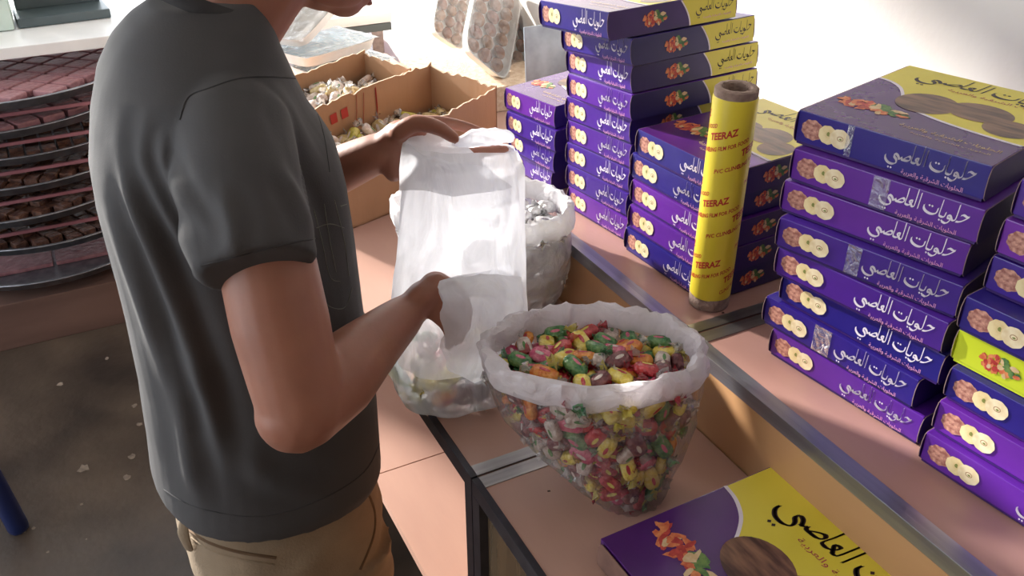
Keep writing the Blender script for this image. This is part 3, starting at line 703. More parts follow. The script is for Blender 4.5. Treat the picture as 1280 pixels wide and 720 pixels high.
rg = loft_bag(NB, ANG, zs, amp=.006, off=.004, pleat=.003); c = sum(rg[0], Vector())/len(rg[0]); rg = [[c+(p-c)*.1 for p in rg[0]]] + rg
bm = bmesh.new(); rings_to_bm(bm, local(rg, t), cap=False); obj('clear_film', bm, M['bag_clear'], t)
bm = bmesh.new(); rings_to_bm(bm, local(rolled_rim(NB, ANG, 1.075, .036, .034, .0055, amp=.008), t), cap=False); obj('rolled_rim', bm, M['bag_rim'], t)
def choose_mix(rnd):
    r = rnd.random(); i = 0 if r < .20 else 1 if r < .36 else 2 if r < .52 else 3 if r < .64 else 4 if r < .80 else 5 if r < .92 else 6
    return KINDS[i]
pts = pack(NB, ANG, 1.044, .0195, 380, .012, 11, crown=.012, depth=.05, tries=30000)
scatter(pts, choose_mix, 'wrapped_candy', '%s-wrapped candy inside the big clear candy bag', '%s candies in the clear bag', 12, size=1.06, keep=235, rest='deeper wrapped candies filling the big clear bag in front')
# a dark core so that the heap is full
# ------------------------------------------------------------------ bag of white candies
A2 = math.radians(-38)
WB = [(ZL+.004, .600, 1.245, .105, .085), (.90, .592, 1.240, .130, .098), (.95, .582, 1.235, .142, .104), (1.0, .575, 1.228, .146, .106), (1.06, .572, 1.226, .144, .104)]
t = empty('candy_bag', (.59, 1.24, ZL)); tag(t, 'clear bag of white-wrapped candies with bright white rim, behind the carrier bag', 'bag')
zs = [ZL+.0015, ZL+.004] + [ZL+.004+(1.05-ZL-.004)*i/14 for i in range(1, 15)]
rg = loft_bag(WB, A2, zs, amp=.005, off=.004, pleat=.002, seed=9); c = sum(rg[0], Vector())/len(rg[0]); rg = [[c+(p-c)*.1 for p in rg[0]]] + rg
bm = bmesh.new(); rings_to_bm(bm, local(rg, t), cap=False); obj('milky_film', bm, M['bag_milky'], t)
bm = bmesh.new(); rings_to_bm(bm, local(rolled_rim(WB, A2, 1.065, .040, .035, .0050, amp=.006, seed=8), t), cap=False); obj('rolled_rim', bm, M['rim_white'], t)
pts = pack(WB, A2, 1.035, .0235, 170, .016, 21, crown=.012)
scatter(pts, lambda r: ('white', WKIND), 'white_candy', 'white-wrapped candy in the bag behind the carrier bag', 'white candies', 22, size=1.25, keep=90, rest='deeper white candies filling the bag behind the carrier bag')

# ================================================================== CARRIER BAG BEING FILLED
HB = [  # (x0 px, x1 px, py, Y centre, half thickness)
]
t = empty('carrier_bag', (.43, 1.02, ZL)); tag(t, 'white plastic carrier bag held open by the boy and half filled', 'bag'); T0 = Vector(t.location)
def bag_ring(xl, xr, y, z, hy, n=72, amp=.0, seed=0.0, tilt=0.0, sq=.8):
    r = []
    for i in range(n):
        a = 2*PI*i/n; c, s_ = math.cos(a), math.sin(a)
        d = amp*noise.noise(Vector((c*3.2, s_*3.2, z*9+seed))) + amp*.7*math.sin(9*a + z*30)*abs(noise.noise(Vector((c*2, z*6, seed))))
        r.append(Vector(((xl+xr)/2 + ((xr-xl)/2+d)*math.copysign(abs(c)**sq, c), y+(hy+d)*math.copysign(abs(s_)**sq, s_), z+tilt*c)))
    return r
BR = [  # z, xl, xr, y, hy, amp
 (.8515, .395, .500, 1.030, .030, .000), (.8530, .365, .530, 1.030, .060, .002), (.866, .343, .548, 1.030, .080, .005), (.890, .334, .556, 1.030, .090, .007), (.925, .336, .556, 1.032, .090, .008),
 (.960, .346, .552, 1.040, .080, .009), (1.00, .350, .552, 1.052, .066, .010), (1.05, .356, .556, 1.062, .052, .009), (1.10, .372, .565, 1.072, .045, .007), (1.15, .385, .572, 1.082, .040, .006),
 (1.19, .395, .574, 1.090, .036, .005), (1.22, .402, .566, 1.096, .030, .005)]
rings = [bag_ring(xl, xr, y, z, hy, amp=am, seed=2.0, tilt=(0 if z < 1.1 else (z-1.1)/.12*(-.018))) for z, xl, xr, y, hy, am in BR]
def smooth_rings(R, k=3):
    out = []
    for i in range(len(R)-1):
        for s in range(k): tt = s/k; out.append([R[i][j]*(1-tt)+R[i+1][j]*tt for j in range(len(R[0]))])
    out.append(R[-1]); return out
rings = smooth_rings(rings, 3)
c = sum(rings[0], Vector())/72; rings = [[c+(p-c)*.05 for p in rings[0]]] + rings
SPL = 14
bm = bmesh.new(); rings_to_bm(bm, [[p-T0 for p in r] for r in rings[:SPL+1]], cap=False); obj('lower_film', bm, M['carrier_low'], t)
bm = bmesh.new(); rings_to_bm(bm, [[p-T0 for p in r] for r in rings[SPL:]], cap=False); obj('upper_film', bm, M['carrier'], t)
def sheet(name, grid, m, parent, off, amp=.004, seed=0.0, sub=4):
    """a crumpled sheet through a grid of control points"""
    G = [[Vector(p) for p in row] for row in grid]
    rows = [catmull(r, sub) for r in G]; cols = list(zip(*rows)); cols = [catmull(list(c_), sub) for c_ in cols]
    bm = bmesh.new(); vs = [[bm.verts.new(p-off+Vector((noise.noise(p*40+Vector((seed,0,0))), noise.noise(p*40+Vector((0,seed,5))), noise.noise(p*40+Vector((9,0,seed)))))*amp) for p in c_] for c_ in cols]
    for a, b in zip(vs[:-1], vs[1:]):
        for i in range(len(a)-1): bm.faces.new((a[i], a[i+1], b[i+1], b[i]))
    return obj(name, bm, m, parent)
# bag handle folded down over the filling hand
g = [[atY(548,352,.952), atY(575,345,.945), atY(610,343,.945), atY(652,346,.955)],
     [atY(553,372,.925), atY(582,368,.915), atY(615,372,.915), atY(655,380,.94)],
     [atY(552,400,.930), atY(590,410,.915), atY(622,415,.918), atY(652,425,.945)],
     [atY(553,432,.940), atY(588,445,.930), atY(620,450,.935), atY(644,452,.960)],
     [atY(560,462,.955), atY(586,478,.945), atY(612,482,.950), atY(634,476,.975)]]
sheet('folded_handle', g, M['carrier'], t, T0, .006, 3.0)
g = [[atY(552,350,.95), atY(600,340,1.0), atY(640,330,1.04)], [atY(548,362,.94), atY(590,352,.99), atY(645,350,1.03)], [atY(553,378,.93), atY(600,372,.97), atY(650,375,1.02)]]
sheet('handle_loop', g, M['carrier'], t, T0, .004, 6.0)
# folded mouth of the bag gripped in the raised hand
g = [[atY(503,178,1.10), atY(520,168,1.12), atY(545,168,1.13), atY(575,172,1.12)], [atY(500,200,1.075), atY(525,195,1.07), atY(560,205,1.06), atY(610,208,1.06)], [atY(500,240,1.06), atY(535,240,1.05), atY(580,245,1.045), atY(640,235,1.05)]]
sheet('folded_mouth', g, M['carrier'], t, T0, .003, 4.0)
bm = bmesh.new(); tube(bm, [atY(574,178,1.105), atY(590,172,1.10), atY(612,171,1.10), atY(634,171,1.10)], [.010, .0135, .0145, .011], n=20, flat=.8)
for v in bm.verts: v.co += Vector((noise.noise(v.co*70), noise.noise(v.co*70+Vector((5,0,0))), noise.noise(v.co*70+Vector((0,7,0)))))*.004 - T0
obj('rolled_edge', bm, M['carrier'], t)
CB = [(z, (a+b)/2, y, (b-a)/2-.012, hy-.010) for z, a, b, y, hy, am in BR[2:7]]
pts = pack(CB, 0.0, .925, .030, 36, .018, 31, crown=.012)
scatter(pts, choose_mix, 'wrapped_candy', '%s-wrapped candy seen through the bottom of the carrier bag', '%s candies inside the carrier bag', 32, size=1.4)

# ================================================================== THE BOY
person = empty('person', (.16, 1.13, 0)); tag(person, 'person in a charcoal t-shirt and khaki trousers filling a carrier bag at the counter', 'person'); P0 = Vector(person.location)
def sup_ring(xb, xf, yc, hw, z, n=48, e=.86, tilt=0.0):
    r = []
    for i in range(n):
        a = 2*PI*i/n; c, s_ = math.cos(a), math.sin(a)
        r.append(Vector(((xb+xf)/2+(xf-xb)/2*math.copysign(abs(c)**e, c), yc+hw*math.copysign(abs(s_)**e, s_), z+tilt*c)))
    return r
# --- body (one skin: head, neck, torso, arms, hands, legs)
bm = bmesh.new()
rings_to_bm(bm, [sup_ring(.05, .26, 1.13, .12, .66), sup_ring(.04, .275, 1.13, .13, .90), sup_ring(.035, .275, 1.13, .14, 1.1), sup_ring(.04, .265, 1.13, .14, 1.25), sup_ring(.08, .235, 1.13, .115, 1.33), sup_ring(.12, .225, 1.135, .07, 1.39)])
tube(bm, [(.165, 1.14, 1.36), (.215, 1.145, 1.42), (.285, 1.15, 1.50)], [.062, .054, .054])                       # neck
HC = Vector((.3325, 1.15, 1.5275)); hp = math.radians(30)
HR = Matrix(((math.cos(hp), 0, math.sin(hp)), (0, 1, 0), (-math.sin(hp), 0, math.cos(hp))))                       # head frame: x face-ward, z crown-ward
def H(x, y, z): return HC + HR @ Vector((x, y, z))
ellipsoid(bm, H(-.012, 0, .030), (.096, .076, .088), HR); ellipsoid(bm, H(.020, 0, -.030), (.070, .060, .080), HR); ellipsoid(bm, H(.058, 0, -.078), (.030, .036, .026), HR)
ellipsoid(bm, H(.020, .038, -.060), (.055, .020, .036), HR); ellipsoid(bm, H(.020, -.038, -.060), (.055, .020, .036), HR)
tube(bm, [H(.084, 0, .012), H(.100, 0, -.014), H(.106, 0, -.028)], [.008, .011, .013]); ellipsoid(bm, H(.096, .011, -.031), (.009, .008, .007), HR); ellipsoid(bm, H(.096, -.011, -.031), (.009, .008, .007), HR)
ellipsoid(bm, H(.078, 0, .022), (.016, .048, .010), HR); ellipsoid(bm, H(.083, 0, -.060), (.014, .026, .008), HR); ellipsoid(bm, H(.083, 0, -.070), (.013, .022, .008), HR)
for s in (-1, 1): ellipsoid(bm, H(-.010, s*.078, -.005), (.016, .008, .030), HR)
# right arm
ELB = Vector((.160, .848, 1.045)); WR = atY(508, 392, .985)
tube(bm, [(.160, 1.02, 1.31), (.160, .935, 1.235), (.158, .885, 1.14), ELB], [.048, .054, .056, .050], n=20)
tube(bm, [ELB+Vector((-.006, 0, -.004)), ELB+Vector((.055, .040, -.002)), ELB.lerp(WR, .60), WR], [.049, .051, .041, .027], n=20)
# left arm
ELL = Vector((.215, 1.275, 1.105)); WL = atY(474, 190, 1.145)
tube(bm, [(.165, 1.24, 1.31), (.165, 1.305, 1.235), ELL], [.048, .050, .040], n=20)
tube(bm, [ELL, ELL.lerp(WL, .45), WL], [.040, .039, .0275], n=20)
# left hand: palm, thumb, four fingers round the folded bag mouth
PL = atY(505, 172, 1.135)
tube(bm, [WL, atY(492, 178, 1.14), atY(512, 168, 1.135)], [.026, .030, .026], n=18, flat=.8); ellipsoid(bm, atY(492, 208, 1.125), (.017, .016, .024)); ellipsoid(bm, atY(500, 176, 1.135), (.030, .020, .031))
tube(bm, [atY(498, 165, 1.115), atY(520, 154, 1.105), atY(548, 160, 1.09), atY(568, 173, 1.085)], [.013, .0125, .011, .0085])     # thumb
tube(bm, [atY(512, 156, 1.15), atY(545, 152, 1.155), atY(575, 157, 1.15), atY(598, 164, 1.14)], [.0125, .0095, .0090, .0078])      # index
tube(bm, [atY(514, 172, 1.155), atY(550, 182, 1.145), atY(595, 190, 1.125), atY(632, 185, 1.115)], [.0125, .0095, .0090, .0078])    # middle
tube(bm, [atY(510, 188, 1.155), atY(540, 196, 1.150), atY(572, 204, 1.135), atY(598, 206, 1.12)], [.012, .0090, .0086, .0075])      # ring
tube(bm, [atY(503, 202, 1.150), atY(525, 215, 1.148), atY(548, 222, 1.138), atY(562, 224, 1.125)], [.011, .0082, .0078, .0068])     # little
# right hand inside the folded handle
tube(bm, [WR, atY(528, 372, .990), atY(546, 364, .990)], [.026, .031, .027], n=18, flat=.75); ellipsoid(bm, atY(543, 368, .99), (.028, .020, .032))
tube(bm, [atY(548, 352, .985), atY(566, 358, .975), atY(580, 375, .965), atY(585, 392, .965)], [.0125, .0100, .0090, .0080])
tube(bm, [atY(550, 366, .978), atY(570, 374, .965), atY(581, 392, .958), atY(582, 410, .960)], [.0125, .0100, .0092, .0080])
tube(bm, [atY(548, 380, .975), atY(566, 392, .962), atY(574, 410, .958), atY(573, 426, .962)], [.012, .0095, .0088, .0076])
tube(bm, [atY(543, 392, .975), atY(556, 406, .965), atY(562, 420, .962), atY(561, 432, .965)], [.011, .0085, .0080, .0070])
tube(bm, [atY(530, 362, 1.005), atY(540, 350, 1.015), atY(552, 350, 1.02), atY(566, 358, 1.02)], [.013, .012, .011, .0090])
# legs
for y in (1.055, 1.205): tube(bm, [(.16, y, .70), (.165, y, .46), (.15, y, .26), (.14, y, .09)], [.068, .058, .046, .036], n=20); tube(bm, [(.12, y, .045), (.19, y, .035), (.26, y, .03)], [.036, .036, .026], flat=.8)
body = remeshed('body', bm, .0042, 5, M['skin'], person); body.location = -P0
# --- head details
bm = bmesh.new(); ellipsoid(bm, H(-.026, 0, .048), (.096, .084, .088), HR, 32); ellipsoid(bm, H(-.058, 0, .000), (.052, .074, .074), HR, 24)
hair = remeshed('hair', bm, .005, 2, M['hair'], person); hair.location = -P0
for v in hair.data.vertices: v.co += v.normal*(.003*noise.noise(v.co*90))
for s in (-1, 1):
    bm = bmesh.new(); ellipsoid(bm, H(.070, s*.031, .004), (.012, .013, .009), HR, 12); o = obj('eye', bm, M['eye'], person); o.location = -P0
    bm = bmesh.new(); ellipsoid(bm, H(.0815, s*.031, .003), (.002, .005, .005), HR, 10); q = obj('iris', bm, M['hair'], o)
    bm = bmesh.new(); tube(bm, [H(.082, s*.014, .026), H(.083, s*.030, .031), H(.070, s*.048, .026)], [.003, .004, .002]); o = obj('eyebrow', bm, M['hair'], person); o.location = -P0
bm = bmesh.new(); ellipsoid(bm, H(.0900, 0, -.0615), (.009, .020, .005), HR, 14); ellipsoid(bm, H(.0895, 0, -.0700), (.009, .018, .0055), HR, 14); o = obj('lips', bm, M['lip'], person); o.location = -P0
# --- shirt
bm = bmesh.new()
SR = [(.735, -.014, .308, 1.13, .168), (.76, -.014, .322, 1.13, .174), (.85, -.006, .325, 1.13, .173), (.95, 0, .321, 1.13, .170), (1.05, 0, .317, 1.13, .170), (1.13, -.001, .314, 1.13, .170), (1.20, -.002, .309, 1.13, .173),
      (1.264, .003, .298, 1.13, .178), (1.323, .018, .270, 1.13, .176), (1.370, .036, .254, 1.132, .158), (1.405, .058, .246, 1.135, .122), (1.430, .082, .240, 1.137, .088), (1.447, .110, .236, 1.14, .062)]
rings_to_bm(bm, [sup_ring(xb, xf, yc, hw, z, tilt=(-.020 if z < .8 else 0)) for z, xb, xf, yc, hw in SR])
SH = Vector((.158, 1.005, 1.332)); SE = atY(322, 336, .880)
tube(bm, [SH, SH.lerp(SE, .45)+Vector((0, -.012, .008)), SE.lerp(SH, .02)], [.066, .070, .0655], n=28, caps=True)
SL = Vector((.158, 1.255, 1.332)); tube(bm, [SL, Vector((.162, 1.315, 1.26)), Vector((.175, 1.325, 1.20))], [.066, .068, .062], n=24, caps=True)
# flatten the round cap of the sleeves into an open-looking hem
ax = (SE-SH).normalized()
for v in bm.verts:
    d = (v.co-SE).dot(ax)
    if d > .002 and (v.co-SE).length < .12: v.co -= ax*(d-.002)
shirt = remeshed('t_shirt', bm, .0045, 5, M['shirt'], person); shirt.location = -P0
# cloth folds pressed into the geometry
def seg_d(p, a, b):
    ab = b-a; t_ = max(0, min(1, (p-a).dot(ab)/ab.length_squared)); return (p-(a+ab*t_)).length
FOLDS = [  # polylines of fold ridges read off the photograph on the near/back side of the shirt: px list, amplitude, width
 ([(150,120),(150,180),(165,250),(200,330),(235,420),(262,520),(262,580)], .012, .012), ([(182,130),(178,190),(195,240),(230,300),(255,350)], .009, .010),
 ([(130,170),(130,230),(150,300),(175,370),(200,450),(215,540)], .009, .010), ([(205,160),(205,200),(228,250),(250,290)], .008, .009),
 ([(310,110),(350,120),(395,200),(420,280),(440,370)], .006, .012), ([(235,440),(262,500),(285,600)], .008, .014), ([(300,560),(340,600),(420,610)], .005, .014), ([(350,60),(400,150),(425,230),(440,330)], .006, .010),
 ([(205,420),(225,500),(240,590),(262,640)], .009, .012), ([(270,230),(290,280),(292,330)], .006, .012), ([(345,200),(375,250),(390,300)], .006, .010)]
FP = []
for pl, am, wd in FOLDS:
    sm = catmull([(a, b) for a, b in pl], 4); FP.append(([np.array((q.x, q.y)) for q in sm], am, wd))
Rt = _R.transposed()
co = np.empty(len(shirt.data.vertices)*3); shirt.data.vertices.foreach_get('co', co); co = co.reshape(-1, 3)
no = np.empty(len(shirt.data.vertices)*3); shirt.data.vertices.foreach_get('normal', no); no = no.reshape(-1, 3)
lc = (co - np.array((0, 0, CAMZ))) @ np.array(_R); px = 640+FPX*lc[:, 0]/-lc[:, 2]; py = 360-FPX*lc[:, 1]/-lc[:, 2]
vis = ((no*(np.array((0, 0, CAMZ))-co)).sum(1) > -.15*np.linalg.norm(co-np.array((0, 0, CAMZ)), axis=1))
disp = np.zeros(len(co))
for sm, am, wd in FP:
    best = np.full(len(co), 1e9); par = np.zeros(len(co)); wpx = wd*1000
    for k_, (a, b) in enumerate(zip(sm[:-1], sm[1:])):
        ab = b-a; tt = np.clip(((px-a[0])*ab[0]+(py-a[1])*ab[1])/max(1e-6, (ab**2).sum()), 0, 1)
        dd_ = np.hypot(px-a[0]-ab[0]*tt, py-a[1]-ab[1]*tt); par = np.where(dd_ < best, (k_+tt)/(len(sm)-1), par); best = np.minimum(best, dd_)
    tap = np.clip(np.minimum(par, 1-par)*3.2, 0, 1)**1.3
    disp += np.where(vis, tap*am*.95*np.exp(-(best/wpx)**2), 0) - np.where(vis, tap*am*.45*np.exp(-((best-2*wpx)/wpx)**2), 0)
big = np.array([noise.noise(Vector((p[0]*9, p[1]*9, p[2]*4))) for p in co]); disp += big*.006
co2 = co + no*disp[:, None]; shirt.data.vertices.foreach_set('co', co2.ravel()); shirt.data.update()
from mathutils.bvhtree import BVHTree
def on_surface(target, pix, rad, lift=.0):
    """drop a traced line onto the real surface of target"""
    bvh = BVHTree.FromPolygons([v.co for v in target.data.vertices], [p_.vertices[:] for p_ in target.data.polygons]); out = []
    for q in catmull([(a, b) for a, b in pix], 6):
        r = ray(q.x, q.y).normalized(); h = bvh.ray_cast(Vector((0, 0, CAMZ)), r)
        if h[0] is not None: out.append(h[0]+h[1]*lift)
    return out
def seam(name, target, pix, rad, m, parent, lab=None):
    pts_ = on_surface(target, pix, rad)
    if len(pts_) < 3: return
    bm = bmesh.new(); F = frame_along(pts_); rings = [[p_+u*rad*math.cos(2*PI*i/6)+v*rad*math.sin(2*PI*i/6) for i in range(6)] for p_, (t_, u, v) in zip(pts_, F)]
    rings_to_bm(bm, rings); o = obj(name, bm, m, parent); o.location = -P0 if parent is person else (0, 0, 0); return o
seam('armhole_seam', shirt, [(372,98),(340,96),(300,98),(262,110),(235,122),(225,150),(228,190),(240,240),(252,300),(268,345)][:6], .0013, M['shirt_seam'], shirt)
seam('sleeve_seam', shirt, [(372,98),(392,130),(405,170),(412,215)], .0009, M['shirt_seam'], shirt)
seam('sleeve_hem', shirt, [(251,332),(290,322),(330,312),(372,302),(396,298)], .0012, M['shirt_seam'], shirt)
seam('hem_stitch', shirt, [(205,612),(240,632),(300,645),(350,642),(410,620),(455,590),(474,555)], .0012, M['shirt_seam'], shirt)
for q in ([(392,262),(402,300),(412,345),(425,352)], [(405,255),(412,300),(420,340)], [(418,250),(430,300),(436,345)], [(395,285),(412,280),(430,285)], [(400,352),(408,380),(430,385),(440,360)], [(425,258),(442,258),(446,300)]): seam('chest_print', shirt, q, .0007, M['shirt_print'], shirt)
bm = bmesh.new(); k = 40   # collar band
ring_c = []
for i in range(k+1):
    a = 2*PI*i/k; ring_c.append(Vector((.178+.070*math.cos(a), 1.143+.064*math.sin(a), 1.442-.034*math.cos(a))))
F = frame_along(ring_c)
rings_to_bm(bm, [[p_+Vector((0, 0, 1))*(.011*math.cos(2*PI*i/8)) + (p_-Vector((.178, 1.143, 1.442))).normalized()*(.0035*math.sin(2*PI*i/8)) for i in range(8)] for p_ in ring_c], cap=False)
o = obj('collar', bm, M['shirt_seam'], shirt)
# --- trousers
bm = bmesh.new()
rings_to_bm(bm, [sup_ring(.012, .300, 1.13, .155, .80), sup_ring(.006, .305, 1.13, .158, .72), sup_ring(.000, .315, 1.13, .162, .64), sup_ring(.010, .312, 1.13, .165, .56)])
for y, s in ((1.05, -1), (1.215, 1)):
    rings_to_bm(bm, [sup_ring(.012, .312, y, .088, .60), sup_ring(.030, .300, y-.005*s, .085, .45), sup_ring(.045, .270, y, .078, .30), sup_ring(.050, .245, y, .072, .15), sup_ring(.045, .240, y, .072, .05)])
pants = remeshed('trousers', bm, .006, 5, M['khaki'], person); pants.location = -P0
for v in pants.data.vertices: v.co += v.normal*(.006*noise.noise(Vector((v.co.x*14, v.co.y*14, v.co.z*22))))
pants.data.update()
seam('pocket_flap', pants, [(236,662),(262,678),(300,690),(345,697)], .0028, M['khaki_seam'], pants)
seam('pocket_flap', pants, [(240,672),(265,688),(300,699),(343,706)], .0022, M['khaki'], pants)
seam('side_seam', pants, [(458,612),(468,640),(466,672),(450,712)], .0024, M['khaki_seam'], pants)
bm = bmesh.new()   # pocket lining poking out at the back
g0 = atY(232, 656, 1.06)
tube(bm, [g0+Vector((0, 0, .012)), g0+Vector((-.006, -.004, -.012)), g0+Vector((-.004, 0, -.045))], [.006, .010, .008], n=10, flat=.4); o = obj('pocket_lining', bm, M['khaki'], person); o.location = -P0
for y in (1.035, 1.225):
    bm = bmesh.new(); tube(bm, [(.095, y, .040), (.16, y, .042), (.24, y, .036), (.285, y, .030)], [.040, .044, .040, .030], n=18, flat=.8)
    for v in bm.verts: v.co.z = max(v.co.z, .001)
    o = obj('shoe', bm, M['shoe'], person); o.location = -P0

# ================================================================== CARDBOARD CARTONS OF CANDY
def carton(label, origin, yaw, L, Wd, Hh, seed, redprint=False, ragged=.010):
    """open carton: local x along its length; torn upper edges"""
    t = empty('cardboard_carton', origin, (0, 0, yaw)); tag(t, label, 'carton', None); rnd = random.Random(seed); th = .004
    def wall(nm, a, b, h0, h1):
        a, b = Vector(a), Vector(b); d = (b-a); n_ = max(2, int(d.length/.012)); nor = Vector((-d.y, d.x, 0)).normalized()*th
        bm = bmesh.new(); rows = []
        for i in range(n_+1):
            tt = i/n_; p_ = a+d*tt; h = h0*(1-tt)+h1*tt + (rnd.uniform(-1, 0)*ragged if 0 < i < n_ else 0)*(1 if noise.noise(Vector((tt*5, seed, 0))) > -.1 else .25)
            rows.append([p_, p_+nor, p_+nor+Vector((0, 0, h)), p_+Vector((0, 0, h))])
        vr = [[bm.verts.new(q) for q in r] for r in rows]
        for A, B in zip(vr[:-1], vr[1:]):
            for i in range(4):
                j = (i+1) % 4; f = bm.faces.new((A[i], A[j], B[j], B[i])); f.material_index = 1 if i == 2 else 0
        bm.faces.new(vr[0]); bm.faces.new(vr[-1][::-1]); bmesh.ops.recalc_face_normals(bm, faces=bm.faces)
        return obj(nm, bm, [M['cardboard'], M['cardboard_raw']], t, False)
    wall('carton_wall', (0, 0, 0), (L, 0, 0), Hh*.72, Hh*.98); wall('carton_wall', (L, Wd, 0), (0, Wd, 0), Hh*1.04, Hh*.86)
    wall('carton_wall', (L, 0, 0), (L, Wd, 0), Hh, Hh); wall('carton_wall', (0, Wd, 0), (0, 0, 0), Hh*.9, Hh*.9)
    bm = bmesh.new(); box(bm, 0, L, 0, Wd, 0, .004); obj('carton_floor', bm, M['cardboard'], t, False)
    if redprint:
        p = Print((0, Wd-.006, 0), (1, 0, 0), (0, 0, 1), (0, -1, 0))
        for x in (.235, .255): p.stroke([(x-.02+.02*math.sin(q/8*1.5), .06+q*.018) for q in range(8)], .0035, 'box_red', 0)
        p.stroke([(.285, .10), (.289, .14), (.288, .19)], .008, 'box_red', 0)
        for x, y in ((.16, .135), (.19, .14)): p.poly([(x, y), (x+.018, y+.003), (x+.016, y+.026), (x-.002, y+.022)], 'box_red', 0)
        part('red_print', p.mesh('red_print'), t)
    return t
CY = math.radians(18.5); C1L = .46
c1o = Vector((.866-C1L*math.cos(CY), 1.765-C1L*math.sin(CY), ZL+.0006)); c1 = carton('open brown cardboard carton of clear-wrapped sweets beside the raised hand', c1o, CY, C1L, .225, .205, 3, True)
c2o = c1o + Vector((-math.sin(CY), math.cos(CY), 0))*.236 + Vector((math.cos(CY), math.sin(CY), 0))*(-.03); c2 = carton('open brown cardboard carton behind the nearer carton', c2o, CY, .44, .18, .205, 5, False, .006)
def fill_box(o, L, Wd, z, seed, n, dm):
    rnd = random.Random(seed); ux = Vector((math.cos(CY), math.sin(CY), 0)); uy = Vector((-math.sin(CY), math.cos(CY), 0)); pts = []
    for k in range(6000):
        a, b = rnd.uniform(.025, L-.025), rnd.uniform(.025, Wd-.025); q = o+ux*a+uy*b+Vector((0, 0, z+.02*noise.noise(Vector((a*9, b*9, seed)))+rnd.uniform(-.016, .004)))
        if all((q-p_[0]).length_squared > dm*dm for p_ in pts): pts.append((q, Vector((0, 0, 1))))
        if len(pts) >= n: break
    return pts
scatter(fill_box(c1o, C1L, .225, .105, 4, 110, .026), lambda r: ('gold', GKIND) if r.random() < .6 else ('lime', GKIND2) if r.random() < .6 else ('clear striped', KINDS[5][1]), 'cellophane_sweet', '%s cellophane-wrapped sweet in the nearer cardboard carton', '%s sweets in the nearer carton', 41, lean=.9, size=1.4)
scatter(fill_box(c2o, .44, .18, .150, 6, 60, .028), lambda r: ('gold', GKIND) if r.random() < .5 else ('clear striped', KINDS[5][1]), 'cellophane_sweet', '%s cellophane-wrapped sweet in the carton farther back', '%s sweets in the far carton', 42, lean=.9, size=1.4)

# ================================================================== WRAPPED FOAM TRAYS
def foam_tray(label, group, M4, L, Wd, food=True, cling='cling', seed=0):
    """local: x across, y along, z out of the tray"""
    t = empty('foam_tray'); t.matrix_world = M4; tag(t, label, 'tray', group)
    bm = bmesh.new(); n = 32; rings = []
    def rr(hx, hy, z, c=.03):
        out = []
        for i in range(n):
            a = 2*PI*i/n; cx, sy = math.cos(a), math.sin(a); e = .35
            out.append(Vector((hx*math.copysign(abs(cx)**e, cx), hy*math.copysign(abs(sy)**e, sy), z)))
        return out
    rings = [rr(Wd/2*.86, L/2*.9, 0), rr(Wd/2*.9, L/2*.93, .002), rr(Wd/2*.98, L/2*.985, .024), rr(Wd/2, L/2, .027), rr(Wd/2, L/2, .029), rr(Wd/2*.96, L/2*.97, .028), rr(Wd/2*.86, L/2*.9, .006)]
    rings_to_bm(bm, rings, cap=True); obj('foam_shell', bm, M['foam'], t)
    if food:
        nx, ny = 3, 6; me = None; rnd = random.Random(seed)
        for i in range(nx):
            for j in range(ny):
                if me is None:
                    bm = bmesh.new(); ellipsoid(bm, (0, 0, 0), (Wd*.125, L*.068, .013), None, 12)
                    for v in bm.verts: v.co += v.co.normalized()*.0015*noise.noise(v.co*200)
                    o = obj('biscuit', bm, M['bake'], t); me = o.data
                else: o = part('biscuit', me, t)
                o.location = ((i-1)*Wd*.27, (j-2.5)*L*.145, .017); o.rotation_euler = (rnd.uniform(-.2, .2), rnd.uniform(-.2, .2), rnd.uniform(-.4, .4))
    bm = bmesh.new(); g = 14; vs = [[bm.verts.new((Wd*(i/g-.5), L*(j/g-.5), .031+.006*math.sin(PI*i/g)*math.sin(PI*j/g)+.003*noise.noise(Vector((i*.6, j*.6, seed))))) for j in range(g+1)] for i in range(g+1)]
    for i in range(g):
        for j in range(g): bm.faces.new((vs[i][j], vs[i+1][j], vs[i+1][j+1], vs[i][j+1]))
    obj('cling_wrap', bm, M[cling], t)
    return t
def basis(c, xdir, ydir):
    x = Vector(xdir).normalized(); y = Vector(ydir); y = (y-x*y.dot(x)).normalized(); z = x.cross(y); m = Matrix((x, y, z)).transposed().to_4x4(); return Matrix.Translation(c) @ m
# leaning group right of the cartons (facing the camera side, tilted back)
def quad_tray(label, group, pbl, pbr, ptl, Yb, Yt, food, cling, seed, sx=1.0):
    a = atY(*pbl, Yb); b = atY(*pbr, Yb); c_ = atY(*ptl, Yt)
    x = b-a; y = c_-a; ctr = a + x/2 + y/2
    return foam_tray(label, group, basis(ctr, x, y), y.length, x.length*sx, food, cling, seed)
GT = 'foam trays of biscuits leaning behind the cartons'
quad_tray('white foam tray of brown biscuits under cling film, leaning in front of the others', GT, (556,50), (612,96), (606,-30), 2.20, 2.40, True, 'cling', 1)
quad_tray('foam tray of biscuits nearest the steel sheet, half hidden by the tray before it', GT, (598,66), (646,107), (650,-2), 2.30, 2.46, True, 'cling', 2)
quad_tray('foam tray at the left of the leaning trays, seen nearly edge on', GT, (518,32), (560,60), (562,-40), 2.38, 2.54, True, 'cling', 3)
GT2 = 'cling wrapped trays lying behind the cartons'
def flat_tray(label, c_, yaw, tiltx, L, Wd, cling, seed, food=False):
    m = Matrix.Translation(c_) @ Matrix.Rotation(yaw, 4, 'Z') @ Matrix.Rotation(tiltx, 4, 'X'); return foam_tray(label, GT2, m, L, Wd, food, cling, seed)
flat_tray('bluish cling wrapped tray right behind the far carton', atY(428, 92, 2.33)+Vector((0, 0, .004)), CY-PI/2, .0, .24, .17, 'cling_blue', 6)
